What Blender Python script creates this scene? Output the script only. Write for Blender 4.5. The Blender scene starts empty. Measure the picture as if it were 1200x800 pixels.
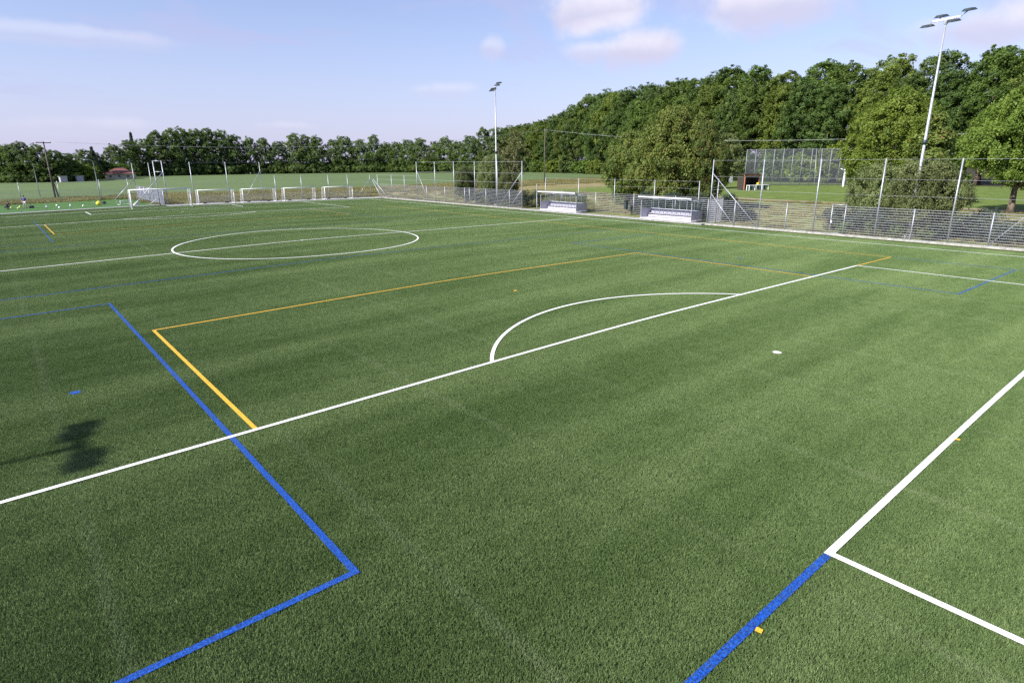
import bpy, bmesh, math, random
import numpy as np
from mathutils import Matrix, Vector

SC = bpy.context.scene
COL = SC.collection

# ------------------------------------------------------------------ camera
cam_d = bpy.data.cameras.new('camera')
cam = bpy.data.objects.new('camera', cam_d); COL.objects.link(cam)
YAW, PITCH, ROLL = 0.6957514, 0.2917542, 0.0100354
def cam_axes():
    f = np.array([math.sin(YAW)*math.cos(PITCH), math.cos(YAW)*math.cos(PITCH), -math.sin(PITCH)])
    r = np.array([math.cos(YAW), -math.sin(YAW), 0.0]); d = np.cross(f, r)
    c, s = math.cos(ROLL), math.sin(ROLL)
    return c*r+s*d, -s*r+c*d, f
R_, D_, F_ = cam_axes()
M = Matrix([[R_[i], -D_[i], -F_[i], (-18.25482, 2.316399, 5.981533)[i]] for i in range(3)] + [[0, 0, 0, 1]])
cam.matrix_world = M
cam_d.sensor_width = 36; cam_d.sensor_fit = 'HORIZONTAL'
cam_d.lens = 709.705/1200*36
cam_d.clip_start = 0.1; cam_d.clip_end = 6000
SC.camera = cam

# ------------------------------------------------------------------ light
SUN_EL = math.radians(37.0)
to_sun = Vector((-20.8, 2.2, 0)).normalized()
SUN_ROT = math.atan2(to_sun.x, to_sun.y)
sd = bpy.data.lights.new('sun', 'SUN'); so = bpy.data.objects.new('sun', sd); COL.objects.link(so)
sd.energy = 4.9; sd.angle = math.radians(0.5); sd.color = (1.0, 0.95, 0.86)
sun_vec = Vector((to_sun.x*math.cos(SUN_EL), to_sun.y*math.cos(SUN_EL), math.sin(SUN_EL)))
so.rotation_euler = sun_vec.to_track_quat('Z', 'Y').to_euler()
so.location = sun_vec*80

SC.view_settings.view_transform = 'Standard'; SC.view_settings.look = 'None'
SC.view_settings.exposure = 0.95; SC.view_settings.gamma = 1.0
SC.view_settings.use_curve_mapping = False
SC.render.engine = 'CYCLES'
SC.cycles.use_denoising = False
SC.cycles.max_bounces = 6; SC.cycles.diffuse_bounces = 3; SC.cycles.transmission_bounces = 4
SC.cycles.glossy_bounces = 2; SC.cycles.transparent_max_bounces = 8
SC.cycles.caustics_reflective = False; SC.cycles.caustics_refractive = False

class NT:
    """small node-tree writer"""
    def __init__(s, tree): s.t = tree; s.n = tree.nodes; s.l = tree.links
    def new(s, typ, **kw):
        nd = s.n.new(typ)
        for k, v in kw.items(): setattr(nd, k, v)
        return nd
    def put(s, sock, val):
        if hasattr(val, 'is_output') or isinstance(val, bpy.types.NodeSocket): s.l.new(val, sock)
        else: sock.default_value = val
    def math(s, op, a, b=0.0, c=0.0, clamp=False):
        nd = s.new('ShaderNodeMath', operation=op, use_clamp=clamp)
        s.put(nd.inputs[0], a); s.put(nd.inputs[1], b); s.put(nd.inputs[2], c)
        return nd.outputs[0]
    def vmath(s, op, a, b=(0, 0, 0)):
        nd = s.new('ShaderNodeVectorMath', operation=op)
        s.put(nd.inputs[0], a); s.put(nd.inputs[1], b)
        return nd.outputs['Value'] if op in ('DOT_PRODUCT', 'LENGTH', 'DISTANCE') else nd.outputs[0]
    def mix(s, f, a, b, blend='MIX'):
        nd = s.new('ShaderNodeMix', data_type='RGBA', blend_type=blend)
        s.put(nd.inputs[0], f); s.put(nd.inputs[6], a); s.put(nd.inputs[7], b)
        return nd.outputs[2]
    def ss(s, x, lo, hi):
        nd = s.new('ShaderNodeMapRange', interpolation_type='SMOOTHSTEP')
        s.put(nd.inputs[0], x); s.put(nd.inputs[1], lo); s.put(nd.inputs[2], hi)
        return nd.outputs[0]
    def noise(s, vec, scale, detail=3.0, rough=0.5, dist=0.0):
        nd = s.new('ShaderNodeTexNoise')
        s.put(nd.inputs['Vector'], vec); s.put(nd.inputs['Scale'], scale)
        s.put(nd.inputs['Detail'], detail); s.put(nd.inputs['Roughness'], rough); s.put(nd.inputs['Distortion'], dist)
        return nd.outputs[0]
    def scale(s, vec, v3):
        return s.vmath('MULTIPLY', vec, v3)

def c4(r, g, b): return (r, g, b, 1.0)

# ------------------------------------------------------------------ world: clear sky with thin high veil and a few cumulus
W = bpy.data.worlds.new('World'); SC.world = W; W.use_nodes = True
W.node_tree.nodes.clear()
w = NT(W.node_tree)
sky = w.new('ShaderNodeTexSky', sky_type='NISHITA', sun_disc=False)
sky.sun_elevation = SUN_EL; sky.sun_rotation = SUN_ROT
sky.air_density = 1.0; sky.dust_density = 0.6; sky.ozone_density = 1.6; sky.altitude = 400
gen = w.new('ShaderNodeTexCoord').outputs['Generated']
sep = w.new('ShaderNodeSeparateXYZ'); w.put(sep.inputs[0], gen)
dx, dy, dz = sep.outputs
zz = w.math('MAXIMUM', dz, 0.0)
inv = w.math('DIVIDE', 1.0, w.math('ADD', zz, 0.16))
plane = w.new('ShaderNodeCombineXYZ')
w.put(plane.inputs[0], w.math('MULTIPLY', dx, inv)); w.put(plane.inputs[1], w.math('MULTIPLY', dy, inv))
pl = plane.outputs[0]
SKY_TINT = c4(1.10, 1.08, 1.22)
base = w.mix(1.0, sky.outputs[0], SKY_TINT, 'MULTIPLY')
# thin high veil, denser low down
VEIL = c4(3.78, 3.70, 5.55)
veil_n = w.noise(w.scale(pl, (1.0, 2.2, 1)), 0.9, 5, 0.55, 0.6)
veil_low = w.math('POWER', w.math('SUBTRACT', 1.0, zz, clamp=True), 5.0)
veil = w.math('MULTIPLY', w.ss(veil_n, 0.30, 0.72), 0.68)
veil = w.math('MAXIMUM', veil, w.math('MULTIPLY', veil_low, 0.88))
base = w.mix(veil, base, VEIL)
# small cumulus: soft blobs of given direction and size, edges broken by noise
def sky_dir(px, py):
    v = F_ + R_*((px-600)/709.7) + D_*((py-400)/709.7); return v/np.linalg.norm(v)
PUFFS = [(700, 10, .085, .048, 1.0), (748, 60, .090, .036, 1.0), (690, 62, .05, .022, .7), (905, 5, .125, .046, .95),
         (1150, 36, .10, .035, .9), (1210, 20, .07, .04, .9), (575, 58, .024, .022, .5), (520, 108, .07, .018, .35),
         (60, 40, .16, .015, .35), (330, 150, .06, .012, .25), (100, 150, .12, .02, .3)]
blob = None
n_edge = w.noise(gen, 13.0, 6, 0.6)
n_big = w.noise(gen, 5.0, 3, 0.5)
wob = w.math('ADD', w.math('MULTIPLY', w.math('SUBTRACT', n_edge, 0.5), 1.9), w.math('MULTIPLY', w.math('SUBTRACT', n_big, 0.5), 0.8))
rel = None
for (px, py, a, b, amt) in PUFFS:
    d0 = Vector(sky_dir(px, py)); rt = d0.cross(Vector((0, 0, 1))).normalized(); up = rt.cross(d0).normalized()
    X = w.math('DIVIDE', w.vmath('DOT_PRODUCT', gen, tuple(rt)), a)
    Y = w.math('DIVIDE', w.math('SUBTRACT', w.vmath('DOT_PRODUCT', gen, tuple(up)), 0.0), b)
    facing = w.ss(w.vmath('DOT_PRODUCT', gen, tuple(d0)), 0.5, 0.8)
    q = w.math('ADD', w.math('MULTIPLY', X, X), w.math('MULTIPLY', Y, Y))
    e = w.math('SUBTRACT', 1.0, w.math('SQRT', q))
    m = w.ss(w.math('ADD', e, w.math('MULTIPLY', wob, 0.75)), 0.0, 0.62)
    m = w.math('MULTIPLY', w.math('MULTIPLY', m, facing), amt)
    blob = m if blob is None else w.math('MAXIMUM', blob, m)
    lt = w.math('MULTIPLY', w.ss(w.math('ADD', Y, w.math('MULTIPLY', wob, 0.5)), -0.25, 0.45), facing)
    near = w.ss(q, 3.0, 1.2); lt = w.math('MULTIPLY', lt, near)
    rel = lt if rel is None else w.math('MAXIMUM', rel, lt)
# the same kind of cumulus all round the sky
gen_c = w.ss(w.noise(w.scale(pl, (1, 1, 1)), 1.5, 6, 0.55), 0.62, 0.75)
outside = w.ss(w.vmath('DOT_PRODUCT', gen, tuple(F_)), 0.72, 0.5)
blob = w.math('MAXIMUM', blob, w.math('MULTIPLY', w.math('MULTIPLY', gen_c, outside), 0.8))
shade = w.mix(w.math('MULTIPLY', w.math('MAXIMUM', rel, w.math('MULTIPLY', outside, .5)), w.ss(w.noise(gen, 9.0, 4, 0.5), 0.2, 0.55)), c4(4.5, 4.45, 5.8), c4(6.1, 5.9, 6.7))
base = w.mix(w.math('MULTIPLY', blob, 0.95), base, shade)
bg = w.new('ShaderNodeBackground'); w.put(bg.inputs[0], base); bg.inputs[1].default_value = 0.079
wo = w.new('ShaderNodeOutputWorld'); w.l.new(bg.outputs[0], wo.inputs[0])

# ------------------------------------------------------------------ materials
MATS = {}
def newmat(name):
    m = bpy.data.materials.new(name); m.use_nodes = True
    m.node_tree.nodes.clear(); MATS[name] = m
    return m, NT(m.node_tree)
def finish(t, shader):
    o = t.new('ShaderNodeOutputMaterial'); t.l.new(shader, o.inputs[0])
def principled(t, color, rough=0.6, metal=0.0, normal=None, spec=0.4):
    b = t.new('ShaderNodeBsdfPrincipled')
    t.put(b.inputs['Base Color'], color); t.put(b.inputs['Roughness'], rough); t.put(b.inputs['Metallic'], metal)
    b.inputs['Specular IOR Level'].default_value = spec
    if normal is not None: t.l.new(normal, b.inputs['Normal'])
    return b.outputs[0]
def bump(t, h, strength=0.5, dist=0.01):
    b = t.new('ShaderNodeBump'); b.inputs['Strength'].default_value = strength; b.inputs['Distance'].default_value = dist
    t.l.new(h, b.inputs['Height']); return b.outputs[0]
def pos(t): return t.new('ShaderNodeNewGeometry').outputs['Position']
def xyz(t, v):
    s = t.new('ShaderNodeSeparateXYZ'); t.put(s.inputs[0], v); return s.outputs

def simple(name, col, rough=0.5, metal=0.0, var=0.12, scale=6.0, spec=0.4):
    """painted / metal / plastic surface with slight dirt and weathering"""
    m, t = newmat(name)
    tc = t.new('ShaderNodeTexCoord').outputs['Object']
    n = t.noise(tc, scale, 4, 0.6)
    lo = tuple(c*(1-var*1.6) for c in col); hi = tuple(min(1, c*(1+var)) for c in col)
    colr = t.mix(t.ss(n, 0.3, 0.7), c4(*lo), c4(*hi))
    r = t.math('ADD', rough-0.08, t.math('MULTIPLY', n, 0.16))
    finish(t, principled(t, colr, r, metal, bump(t, n, 0.08, 0.01), spec))
    return m
simple('white_paint', (0.80, 0.81, 0.83), 0.35, 0, 0.05)
simple('galvanized', (0.35, 0.37, 0.42), 0.45, 0.4, 0.14)
simple('wire_grey', (0.42, 0.43, 0.50), 0.5, 0.3, 0.1)
simple('net_post_grey', (0.24, 0.25, 0.30), 0.5, 0.2, 0.1)
simple('court_net', (0.10, 0.11, 0.14), 0.7, 0.0, 0.1)
simple('mast_steel', (0.36, 0.38, 0.43), 0.42, 0.35, 0.08, 2.0)
simple('dark_housing', (0.035, 0.05, 0.055), 0.4, 0.1, 0.2)
simple('concrete', (0.31, 0.31, 0.30), 0.85, 0, 0.22, 3.0)
simple('weathered_wood', (0.10, 0.085, 0.075), 0.8, 0, 0.3, 3.0)
simple('net_white', (0.72, 0.73, 0.76), 0.7, 0, 0.05)
simple('rubber_black', (0.02, 0.02, 0.022), 0.7, 0, 0.2)
simple('panel_white', (0.60, 0.60, 0.66), 0.4, 0, 0.07)
simple('panel_grey', (0.42, 0.40, 0.46), 0.5, 0, 0.1)
simple('seat_grey', (0.30, 0.30, 0.36), 0.45, 0, 0.1)
simple('ball_white', (0.82, 0.83, 0.80), 0.4, 0, 0.05)
simple('ball_lime', (0.55, 0.62, 0.12), 0.4, 0, 0.05)
simple('yellow_plastic', (0.80, 0.66, 0.03), 0.45, 0, 0.08)
simple('roof_red', (0.15, 0.062, 0.052), 0.75, 0, 0.25, 4.0)
simple('render_cream', (0.55, 0.48, 0.38), 0.8, 0, 0.1)
simple('shop_glass', (0.03, 0.035, 0.04), 0.1, 0, 0.1)
simple('hut_wood', (0.035, 0.027, 0.023), 0.75, 0, 0.25)
simple('hut_beam', (0.38, 0.15, 0.07), 0.65, 0, 0.2)
simple('teal_panel', (0.05, 0.16, 0.17), 0.5, 0, 0.15)
simple('skin', (0.45, 0.28, 0.20), 0.5, 0, 0.08)
simple('hair_dark', (0.03, 0.02, 0.015), 0.6, 0, 0.2)
simple('cloth_navy', (0.05, 0.06, 0.22), 0.85, 0, 0.15)
simple('cloth_pale', (0.55, 0.57, 0.62), 0.85, 0, 0.1)
simple('cloth_black', (0.018, 0.018, 0.02), 0.85, 0, 0.2)
simple('cloth_rust', (0.16, 0.05, 0.04), 0.85, 0, 0.2)
simple('bark', (0.13, 0.10, 0.075), 0.9, 0, 0.35, 2.0)
simple('bark_pale', (0.30, 0.26, 0.20), 0.9, 0, 0.3, 2.0)

# clear plastic glazing of the dugouts
m, t = newmat('clear_sheet')
tr = t.new('ShaderNodeBsdfTransparent'); tr.inputs[0].default_value = c4(0.86, 0.89, 0.90)
gl = t.new('ShaderNodeBsdfGlossy'); gl.inputs['Roughness'].default_value = 0.12
mx = t.new('ShaderNodeMixShader'); mx.inputs[0].default_value = 0.10
t.l.new(tr.outputs[0], mx.inputs[1]); t.l.new(gl.outputs[0], mx.inputs[2]); finish(t, mx.outputs[0])

def fibre_mat(name, dark, light):
    """coloured turf fibres of a marking: granular"""
    m, t = newmat(name); P = pos(t)
    n = t.noise(P, 34.0, 3, 0.75); n2 = t.noise(P, 9.0, 3, 0.6)
    col = t.mix(t.ss(n, 0.36, 0.66), c4(*dark), c4(*light))
    col = t.mix(t.math('MULTIPLY', t.ss(n2, 0.45, 0.8), 0.25), col, c4(*[x*0.6 for x in dark]))
    finish(t, principled(t, col, 0.6, 0, bump(t, n, 0.7, 0.012), 0.3))
fibre_mat('line_white', (0.74, 0.75, 0.76), (0.90, 0.91, 0.92))
fibre_mat('line_blue', (0.002, 0.020, 0.16), (0.008, 0.105, 0.56))
fibre_mat('line_yellow', (0.60, 0.31, 0.02), (0.84, 0.50, 0.06))

def wear(t, P):
    """brushing, roll seams and wear of the pitch, as a factor around 0"""
    x, y, z = xyz(t, P)
    st = t.noise(t.scale(P, (0.035, 0.42, 1)), 1.0, 3, 0.55, 0.15)       # long bands along the rows of fibres
    st2 = t.noise(t.scale(P, (0.10, 0.20, 1)), 1.0, 4, 0.6, 0.5)
    blot = t.noise(t.scale(P, (0.8, 1.7, 1)), 1.4, 5, 0.7)
    roll = t.math('FRACT', t.math('DIVIDE', t.math('ADD', x, 400.05), 4.0))   # rolls 4 m wide: seams
    seam = t.math('SUBTRACT', 1.0, t.ss(t.math('ABSOLUTE', t.math('SUBTRACT', roll, 0.5)), 0.0, 0.05))
    seam = t.math('MULTIPLY', seam, t.ss(t.noise(t.scale(P, (0.25, 0.12, 1)), 1.0, 4, 0.65), 0.30, 0.75))
    rolly = t.math('FRACT', t.math('DIVIDE', t.math('ADD', y, 401.0), 5.0))
    seam2 = t.math('SUBTRACT', 1.0, t.ss(t.math('ABSOLUTE', t.math('SUBTRACT', rolly, 0.5)), 0.0, 0.03))
    seam2 = t.math('MULTIPLY', seam2, t.ss(t.noise(t.scale(P, (0.5, 0.3, 1)), 1.0, 3, 0.7), 0.50, 0.8))
    v = t.math('ADD', t.math('MULTIPLY', t.math('SUBTRACT', st, 0.5), 1.5), t.math('MULTIPLY', t.math('SUBTRACT', st2, 0.5), 0.8))
    v = t.math('ADD', v, t.math('MULTIPLY', t.math('SUBTRACT', blot, 0.5), 0.8))
    return v, t.math('ADD', t.math('MULTIPLY', seam, 0.17), t.math('MULTIPLY', seam2, 0.12))

def turf_colors(t, P, tint):
    v, seam = wear(t, P)
    g = t.mix(t.ss(tint, 0.0, 1.0), c4(0.054, 0.102, 0.025), c4(0.208, 0.298, 0.118))
    g = t.mix(t.ss(tint, 0.95, 0.98), g, c4(0.24, 0.25, 0.12))           # straw coloured fibres
    dark = t.mix(1.0, g, c4(0.62, 0.70, 0.60), 'MULTIPLY'); pale = t.mix(1.0, g, c4(1.4, 1.3, 1.45), 'MULTIPLY')
    g = t.mix(t.ss(v, -0.55, 0.55), dark, pale)
    return t.mix(t.math('MULTIPLY', seam, 1.5, clamp=True), g, c4(0.30, 0.36, 0.22))
m, t = newmat('turf_base'); P = pos(t)
n = t.noise(P, 90.0, 2, 0.7)
finish(t, principled(t, t.mix(n, c4(0.016, 0.024, 0.010), c4(0.035, 0.048, 0.018)), 0.9, 0, bump(t, n, 0.6, 0.01), 0.2))
m, t = newmat('turf_fibre')
at = t.new('ShaderNodeAttribute', attribute_name='tint')
col = turf_colors(t, pos(t), at.outputs['Fac'])
p1 = principled(t, col, 0.6, 0, None, 0.2)
tl = t.new('ShaderNodeBsdfTranslucent'); t.l.new(col, tl.inputs[0])
mx = t.new('ShaderNodeMixShader'); mx.inputs[0].default_value = 0.12
t.l.new(p1, mx.inputs[1]); t.l.new(tl.outputs[0], mx.inputs[2]); finish(t, mx.outputs[0])

m, t = newmat('court_green'); P = pos(t)
n = t.noise(P, 60, 2, 0.7); n2 = t.noise(P, 0.6, 4, 0.6)
col = t.mix(t.ss(n, 0.3, 0.7), c4(0.042, 0.100, 0.022), c4(0.080, 0.165, 0.042))
col = t.mix(t.math('MULTIPLY', t.ss(n2, 0.4, 0.7), 0.3), col, c4(0.07, 0.18, 0.04))
finish(t, principled(t, col, 0.85, 0, bump(t, n, 0.5, 0.01), 0.1))

m, t = newmat('gravel_grey'); P = pos(t)
n = t.noise(P, 30, 4, 0.7); n2 = t.noise(P, 0.7, 4, 0.6)
col = t.mix(t.ss(n, 0.3, 0.7), c4(0.25, 0.25, 0.24), c4(0.42, 0.42, 0.43))
col = t.mix(t.math('MULTIPLY', t.ss(n2, 0.5, 0.7), 0.35), col, c4(0.16, 0.18, 0.09))
finish(t, principled(t, col, 0.9, 0, bump(t, n, 0.6, 0.02), 0.2))

m, t = newmat('dirt_path'); P = pos(t)
n = t.noise(P, 4, 5, 0.7)
col = t.mix(t.ss(n, 0.3, 0.7), c4(0.20, 0.165, 0.12), c4(0.30, 0.26, 0.20))
finish(t, principled(t, col, 0.95, 0, bump(t, n, 0.5, 0.05), 0.1))

# the ground round the pitch: mown lawn, dry verge and the young crop beyond
m, t = newmat('ground_land'); P = pos(t); X, Y, Z = xyz(t, P)
nb = t.noise(P, 0.07, 4, 0.6); nm = t.noise(P, 0.6, 5, 0.65); nf = t.noise(P, 7.0, 4, 0.7)
wig = t.math('MULTIPLY', t.math('SUBTRACT', nb, 0.5), 14.0)
lawn = t.mix(t.ss(nm, 0.3, 0.7), c4(0.085, 0.135, 0.030), c4(0.145, 0.190, 0.050))
verge = t.mix(t.ss(nm, 0.3, 0.75), c4(0.125, 0.150, 0.050), c4(0.26, 0.25, 0.115))
dry = t.mix(t.ss(nm, 0.3, 0.7), c4(0.15, 0.155, 0.055), c4(0.28, 0.22, 0.12))
crop = t.mix(t.ss(t.noise(t.scale(P, (0.05, 0.4, 1)), 1.0, 4, 0.6), 0.3, 0.7), c4(0.085, 0.130, 0.052), c4(0.120, 0.165, 0.070))
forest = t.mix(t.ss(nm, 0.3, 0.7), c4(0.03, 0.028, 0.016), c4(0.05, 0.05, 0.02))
g = t.mix(t.ss(t.math('ADD', X, t.math('MULTIPLY', wig, 0.5)), 60.0, 76.0), verge, lawn)
g = t.mix(t.ss(t.math('ADD', Y, wig), 96.0, 108.0), g, dry)
g = t.mix(t.ss(t.math('ADD', Y, t.math('MULTIPLY', wig, 0.6)), 138.0, 152.0), g, crop)
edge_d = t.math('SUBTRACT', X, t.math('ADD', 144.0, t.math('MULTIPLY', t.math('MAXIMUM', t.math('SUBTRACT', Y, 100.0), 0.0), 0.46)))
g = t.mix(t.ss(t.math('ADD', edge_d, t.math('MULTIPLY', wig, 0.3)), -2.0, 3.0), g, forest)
g = t.mix(t.math('MULTIPLY', t.ss(nf, 0.35, 0.75), 0.45), g, t.mix(1.0, g, c4(0.55, 0.6, 0.5), 'MULTIPLY'))
finish(t, principled(t, g, 0.9, 0, bump(t, nf, 0.8, 0.08), 0.15))

def leaf_mat(name, dark, light, trans=0.30, straw=None):
    m, t = newmat(name)
    at = t.new('ShaderNodeAttribute', attribute_name='tint')
    oi = t.new('ShaderNodeObjectInfo').outputs['Random']
    col = t.mix(at.outputs['Fac'], c4(*dark), c4(*light))
    hs = t.new('ShaderNodeHueSaturation'); t.l.new(col, hs.inputs['Color'])
    t.put(hs.inputs['Hue'], t.math('ADD', 0.490, t.math('MULTIPLY', oi, 0.016)))
    t.put(hs.inputs['Value'], t.math('ADD', 0.80, t.math('MULTIPLY', t.math('FRACT', t.math('MULTIPLY', oi, 7.31)), 0.42)))
    c = hs.outputs[0]
    if straw: c = t.mix(t.ss(at.outputs['Fac'], 0.86, 0.92), c, c4(*straw))
    p = principled(t, c, 0.55, 0, None, 0.25)
    tl = t.new('ShaderNodeBsdfTranslucent'); t.l.new(t.mix(1.0, c, c4(1.1, 1.25, 0.6), 'MULTIPLY'), tl.inputs[0])
    mx = t.new('ShaderNodeMixShader'); mx.inputs[0].default_value = trans
    t.l.new(p, mx.inputs[1]); t.l.new(tl.outputs[0], mx.inputs[2]); finish(t, mx.outputs[0])
leaf_mat('leaf_wood', (0.048, 0.088, 0.018), (0.134, 0.204, 0.040))
leaf_mat('leaf_pale_wood', (0.062, 0.098, 0.018), (0.166, 0.222, 0.044))
leaf_mat('leaf_deep_wood', (0.040, 0.074, 0.021), (0.108, 0.165, 0.042))
leaf_mat('leaf_far', (0.052, 0.092, 0.026), (0.140, 0.200, 0.055))
leaf_mat('leaf_light', (0.090, 0.143, 0.018), (0.205, 0.265, 0.046))
leaf_mat('leaf_right', (0.066, 0.128, 0.018), (0.162, 0.238, 0.045))
leaf_mat('leaf_brown', (0.060, 0.094, 0.020), (0.165, 0.205, 0.048), 0.3, (0.24, 0.16, 0.06))
leaf_mat('leaf_bush', (0.078, 0.108, 0.040), (0.190, 0.225, 0.088))
leaf_mat('leaf_sparse', (0.10, 0.115, 0.045), (0.20, 0.20, 0.09))
leaf_mat('leaf_shade', (0.016, 0.027, 0.020), (0.040, 0.058, 0.036), 0.08)  # shade put into the leaf colour, for the added foliage behind the fence
leaf_mat('leaf_conifer', (0.018, 0.036, 0.022), (0.045, 0.07, 0.04), 0.1)
leaf_mat('leaf_weed', (0.08, 0.13, 0.04), (0.17, 0.22, 0.08))
leaf_mat('straw', (0.13, 0.14, 0.05), (0.30, 0.26, 0.13))
leaf_mat('blossom', (0.20, 0.17, 0.08), (0.42, 0.34, 0.19))

# ------------------------------------------------------------------ mesh helpers
class MB:
    def __init__(s): s.v = []; s.f = []
    def add(s, vs, fs):
        o = len(s.v); s.v += [tuple(map(float, p)) for p in vs]; s.f += [tuple(i+o for i in f) for f in fs]; return s
    def box(s, c, size, rz=0.0, bev=0.0):
        x, y, z = [k/2 for k in size]; cs, sn = math.cos(rz), math.sin(rz)
        def T(p): return (c[0]+p[0]*cs-p[1]*sn, c[1]+p[0]*sn+p[1]*cs, c[2]+p[2])
        if bev <= 0:
            vs = [(a*x, b*y, e*z) for e in (-1, 1) for a, b in ((-1, -1), (1, -1), (1, 1), (-1, 1))]
            return s.add([T(p) for p in vs], [(0, 3, 2, 1), (4, 5, 6, 7), (0, 1, 5, 4), (1, 2, 6, 5), (2, 3, 7, 6), (3, 0, 4, 7)])
        b = min(bev, x*.9, y*.9); ring = [(-x+b, -y), (x-b, -y), (x, -y+b), (x, y-b), (x-b, y), (-x+b, y), (-x, y-b), (-x, -y+b)]
        vs = [T((p[0], p[1], -z)) for p in ring]+[T((p[0], p[1], z)) for p in ring]
        return s.add(vs, [tuple(range(7, -1, -1)), tuple(range(8, 16))]+[(i, (i+1) % 8, 8+(i+1) % 8, 8+i) for i in range(8)])
    def tube(s, pts, rad, n=6, caps=True):
        pts = [Vector(p) for p in pts]; rad = [rad]*len(pts) if not hasattr(rad, '__len__') else rad
        vs = []; fs = []
        up = None
        for i, p in enumerate(pts):
            d = (pts[min(i+1, len(pts)-1)]-pts[max(i-1, 0)]).normalized()
            if up is None:
                up = Vector((0, 0, 1)) if abs(d.z) < .9 else Vector((1, 0, 0))
            a = d.cross(up).normalized(); up = a.cross(d).normalized()
            for k in range(n):
                th = 2*math.pi*(k+.5)/n; vs.append(p+(a*math.cos(th)+up*math.sin(th))*rad[i])
        for i in range(len(pts)-1):
            for k in range(n): fs.append((i*n+k, i*n+(k+1) % n, (i+1)*n+(k+1) % n, (i+1)*n+k))
        if caps: fs += [tuple(range(n-1, -1, -1)), tuple(range((len(pts)-1)*n, len(pts)*n))]
        return s.add(vs, fs)
    def sphere(s, c, r, n=10, m=7, sq=(1, 1, 1)):
        vs = [(c[0], c[1], c[2]-r*sq[2])]
        for j in range(1, m):
            ph = -math.pi/2+math.pi*j/m
            for i in range(n):
                th = 2*math.pi*i/n; vs.append((c[0]+r*sq[0]*math.cos(ph)*math.cos(th), c[1]+r*sq[1]*math.cos(ph)*math.sin(th), c[2]+r*sq[2]*math.sin(ph)))
        vs.append((c[0], c[1], c[2]+r*sq[2])); fs = []
        for i in range(n): fs.append((0, 1+(i+1) % n, 1+i)); fs.append((len(vs)-1, len(vs)-1-n+i, len(vs)-1-n+(i+1) % n))
        for j in range(m-2):
            for i in range(n): a = 1+j*n; fs.append((a+i, a+(i+1) % n, a+n+(i+1) % n, a+n+i))
        return s.add(vs, fs)
    def mesh(s, name, mat, smooth=False):
        me = bpy.data.meshes.new(name); me.from_pydata(s.v, [], s.f); me.update()
        me.materials.append(MATS[mat])
        if smooth: me.polygons.foreach_set('use_smooth', [True]*len(me.polygons))
        return me
    def build(s, name, mat, parent=None, smooth=False, loc=None, rz=None):
        return obj(name, s.mesh(name, mat, smooth), parent, loc, rz)
def obj(name, me, parent=None, loc=None, rz=None):
    o = bpy.data.objects.new(name, me); COL.objects.link(o)
    if parent is not None: o.parent = parent
    if loc is not None: o.location = loc
    if rz is not None: o.rotation_euler = (0, 0, rz)
    return o
def tag(o, label=None, cat=None, group=None, kind=None):
    if label: o['label'] = label
    if cat: o['category'] = cat
    if group: o['group'] = group
    if kind: o['kind'] = kind
    return o
def thing(name, label, cat, loc=(0, 0, 0), rz=0.0, group=None):
    return tag(obj(name, None, None, loc, rz), label, cat, group)
def copy_tree(o, parent=None):
    c = o.copy(); COL.objects.link(c)
    if parent is not None: c.parent = parent
    for ch in list(o.children): copy_tree(ch, c)
    return c
ORD = 'first second third fourth fifth sixth seventh eighth ninth tenth eleventh twelfth thirteenth fourteenth fifteenth sixteenth seventeenth eighteenth nineteenth twentieth'.split()
TENS = {2: 'twenty', 3: 'thirty', 4: 'forty', 5: 'fifty'}
def ordw(i):
    if i < 20: return ORD[i]
    n = i+1; a, b = divmod(n, 10)
    if b == 0: return {3: 'thirtieth', 4: 'fortieth', 5: 'fiftieth'}[a]
    return TENS[a]+'-'+ORD[b-1]

# ------------------------------------------------------------------ land
CR = 0.012241548
def crown(u):
    u = np.clip(np.abs(u), 0, 36); return -CR*(np.sqrt(u*u+9.0)-3.0)
def sstep(x, a, b):
    k = np.clip((x-a)/(b-a), 0, 1); return k*k*(3-2*k)
ZF = float(crown(np.array(36.0)))
def terr(u, v):
    """height of the land: the crowned pitch platform runs out into level fields"""
    u = np.asarray(u, float); v = np.asarray(v, float)
    k = sstep(v, 132, 175)*1.0 + sstep(-v, 25, 60)
    return crown(u)*(1-k)+ZF*k
def tz(u, v): return float(terr(u, v))
def sheet(name, us, vs, dz, mat, parent=None, kind='structure', side=0.0):
    U, V = np.meshgrid(us, vs); Z = terr(U, V)+dz
    nu, nv = len(us), len(vs)
    verts = np.stack([U.ravel(), V.ravel(), Z.ravel()], 1)
    faces = [(j*nu+i, j*nu+i+1, (j+1)*nu+i+1, (j+1)*nu+i) for j in range(nv-1) for i in range(nu-1)]
    mb = MB(); mb.v = [tuple(p) for p in verts]; mb.f = faces
    if side > 0:        # a real edge all round
        ring = [i for i in range(nu)]+[j*nu+nu-1 for j in range(1, nv)]+[(nv-1)*nu+i for i in range(nu-2, -1, -1)]+[j*nu for j in range(nv-2, 0, -1)]
        o = len(mb.v); mb.v += [(mb.v[i][0], mb.v[i][1], mb.v[i][2]-side) for i in ring]; L = len(ring)
        mb.f += [(ring[k], o+k, o+(k+1) % L, ring[(k+1) % L]) for k in range(L)]
    o = mb.build(name, mat, parent, smooth=True)
    if side > 0: o.data.polygons.foreach_set('use_smooth', [False]*len(o.data.polygons))
    if kind and parent is None: o['kind'] = kind
    return o
UL = [-36, -30, -24, -18, -13, -9]+list(np.arange(-7, 7.01, 1.0))+[9, 13, 18, 24, 30, 36]
far = [60, 100, 160, 260, 420, 800, 1600, 3000]
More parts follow.
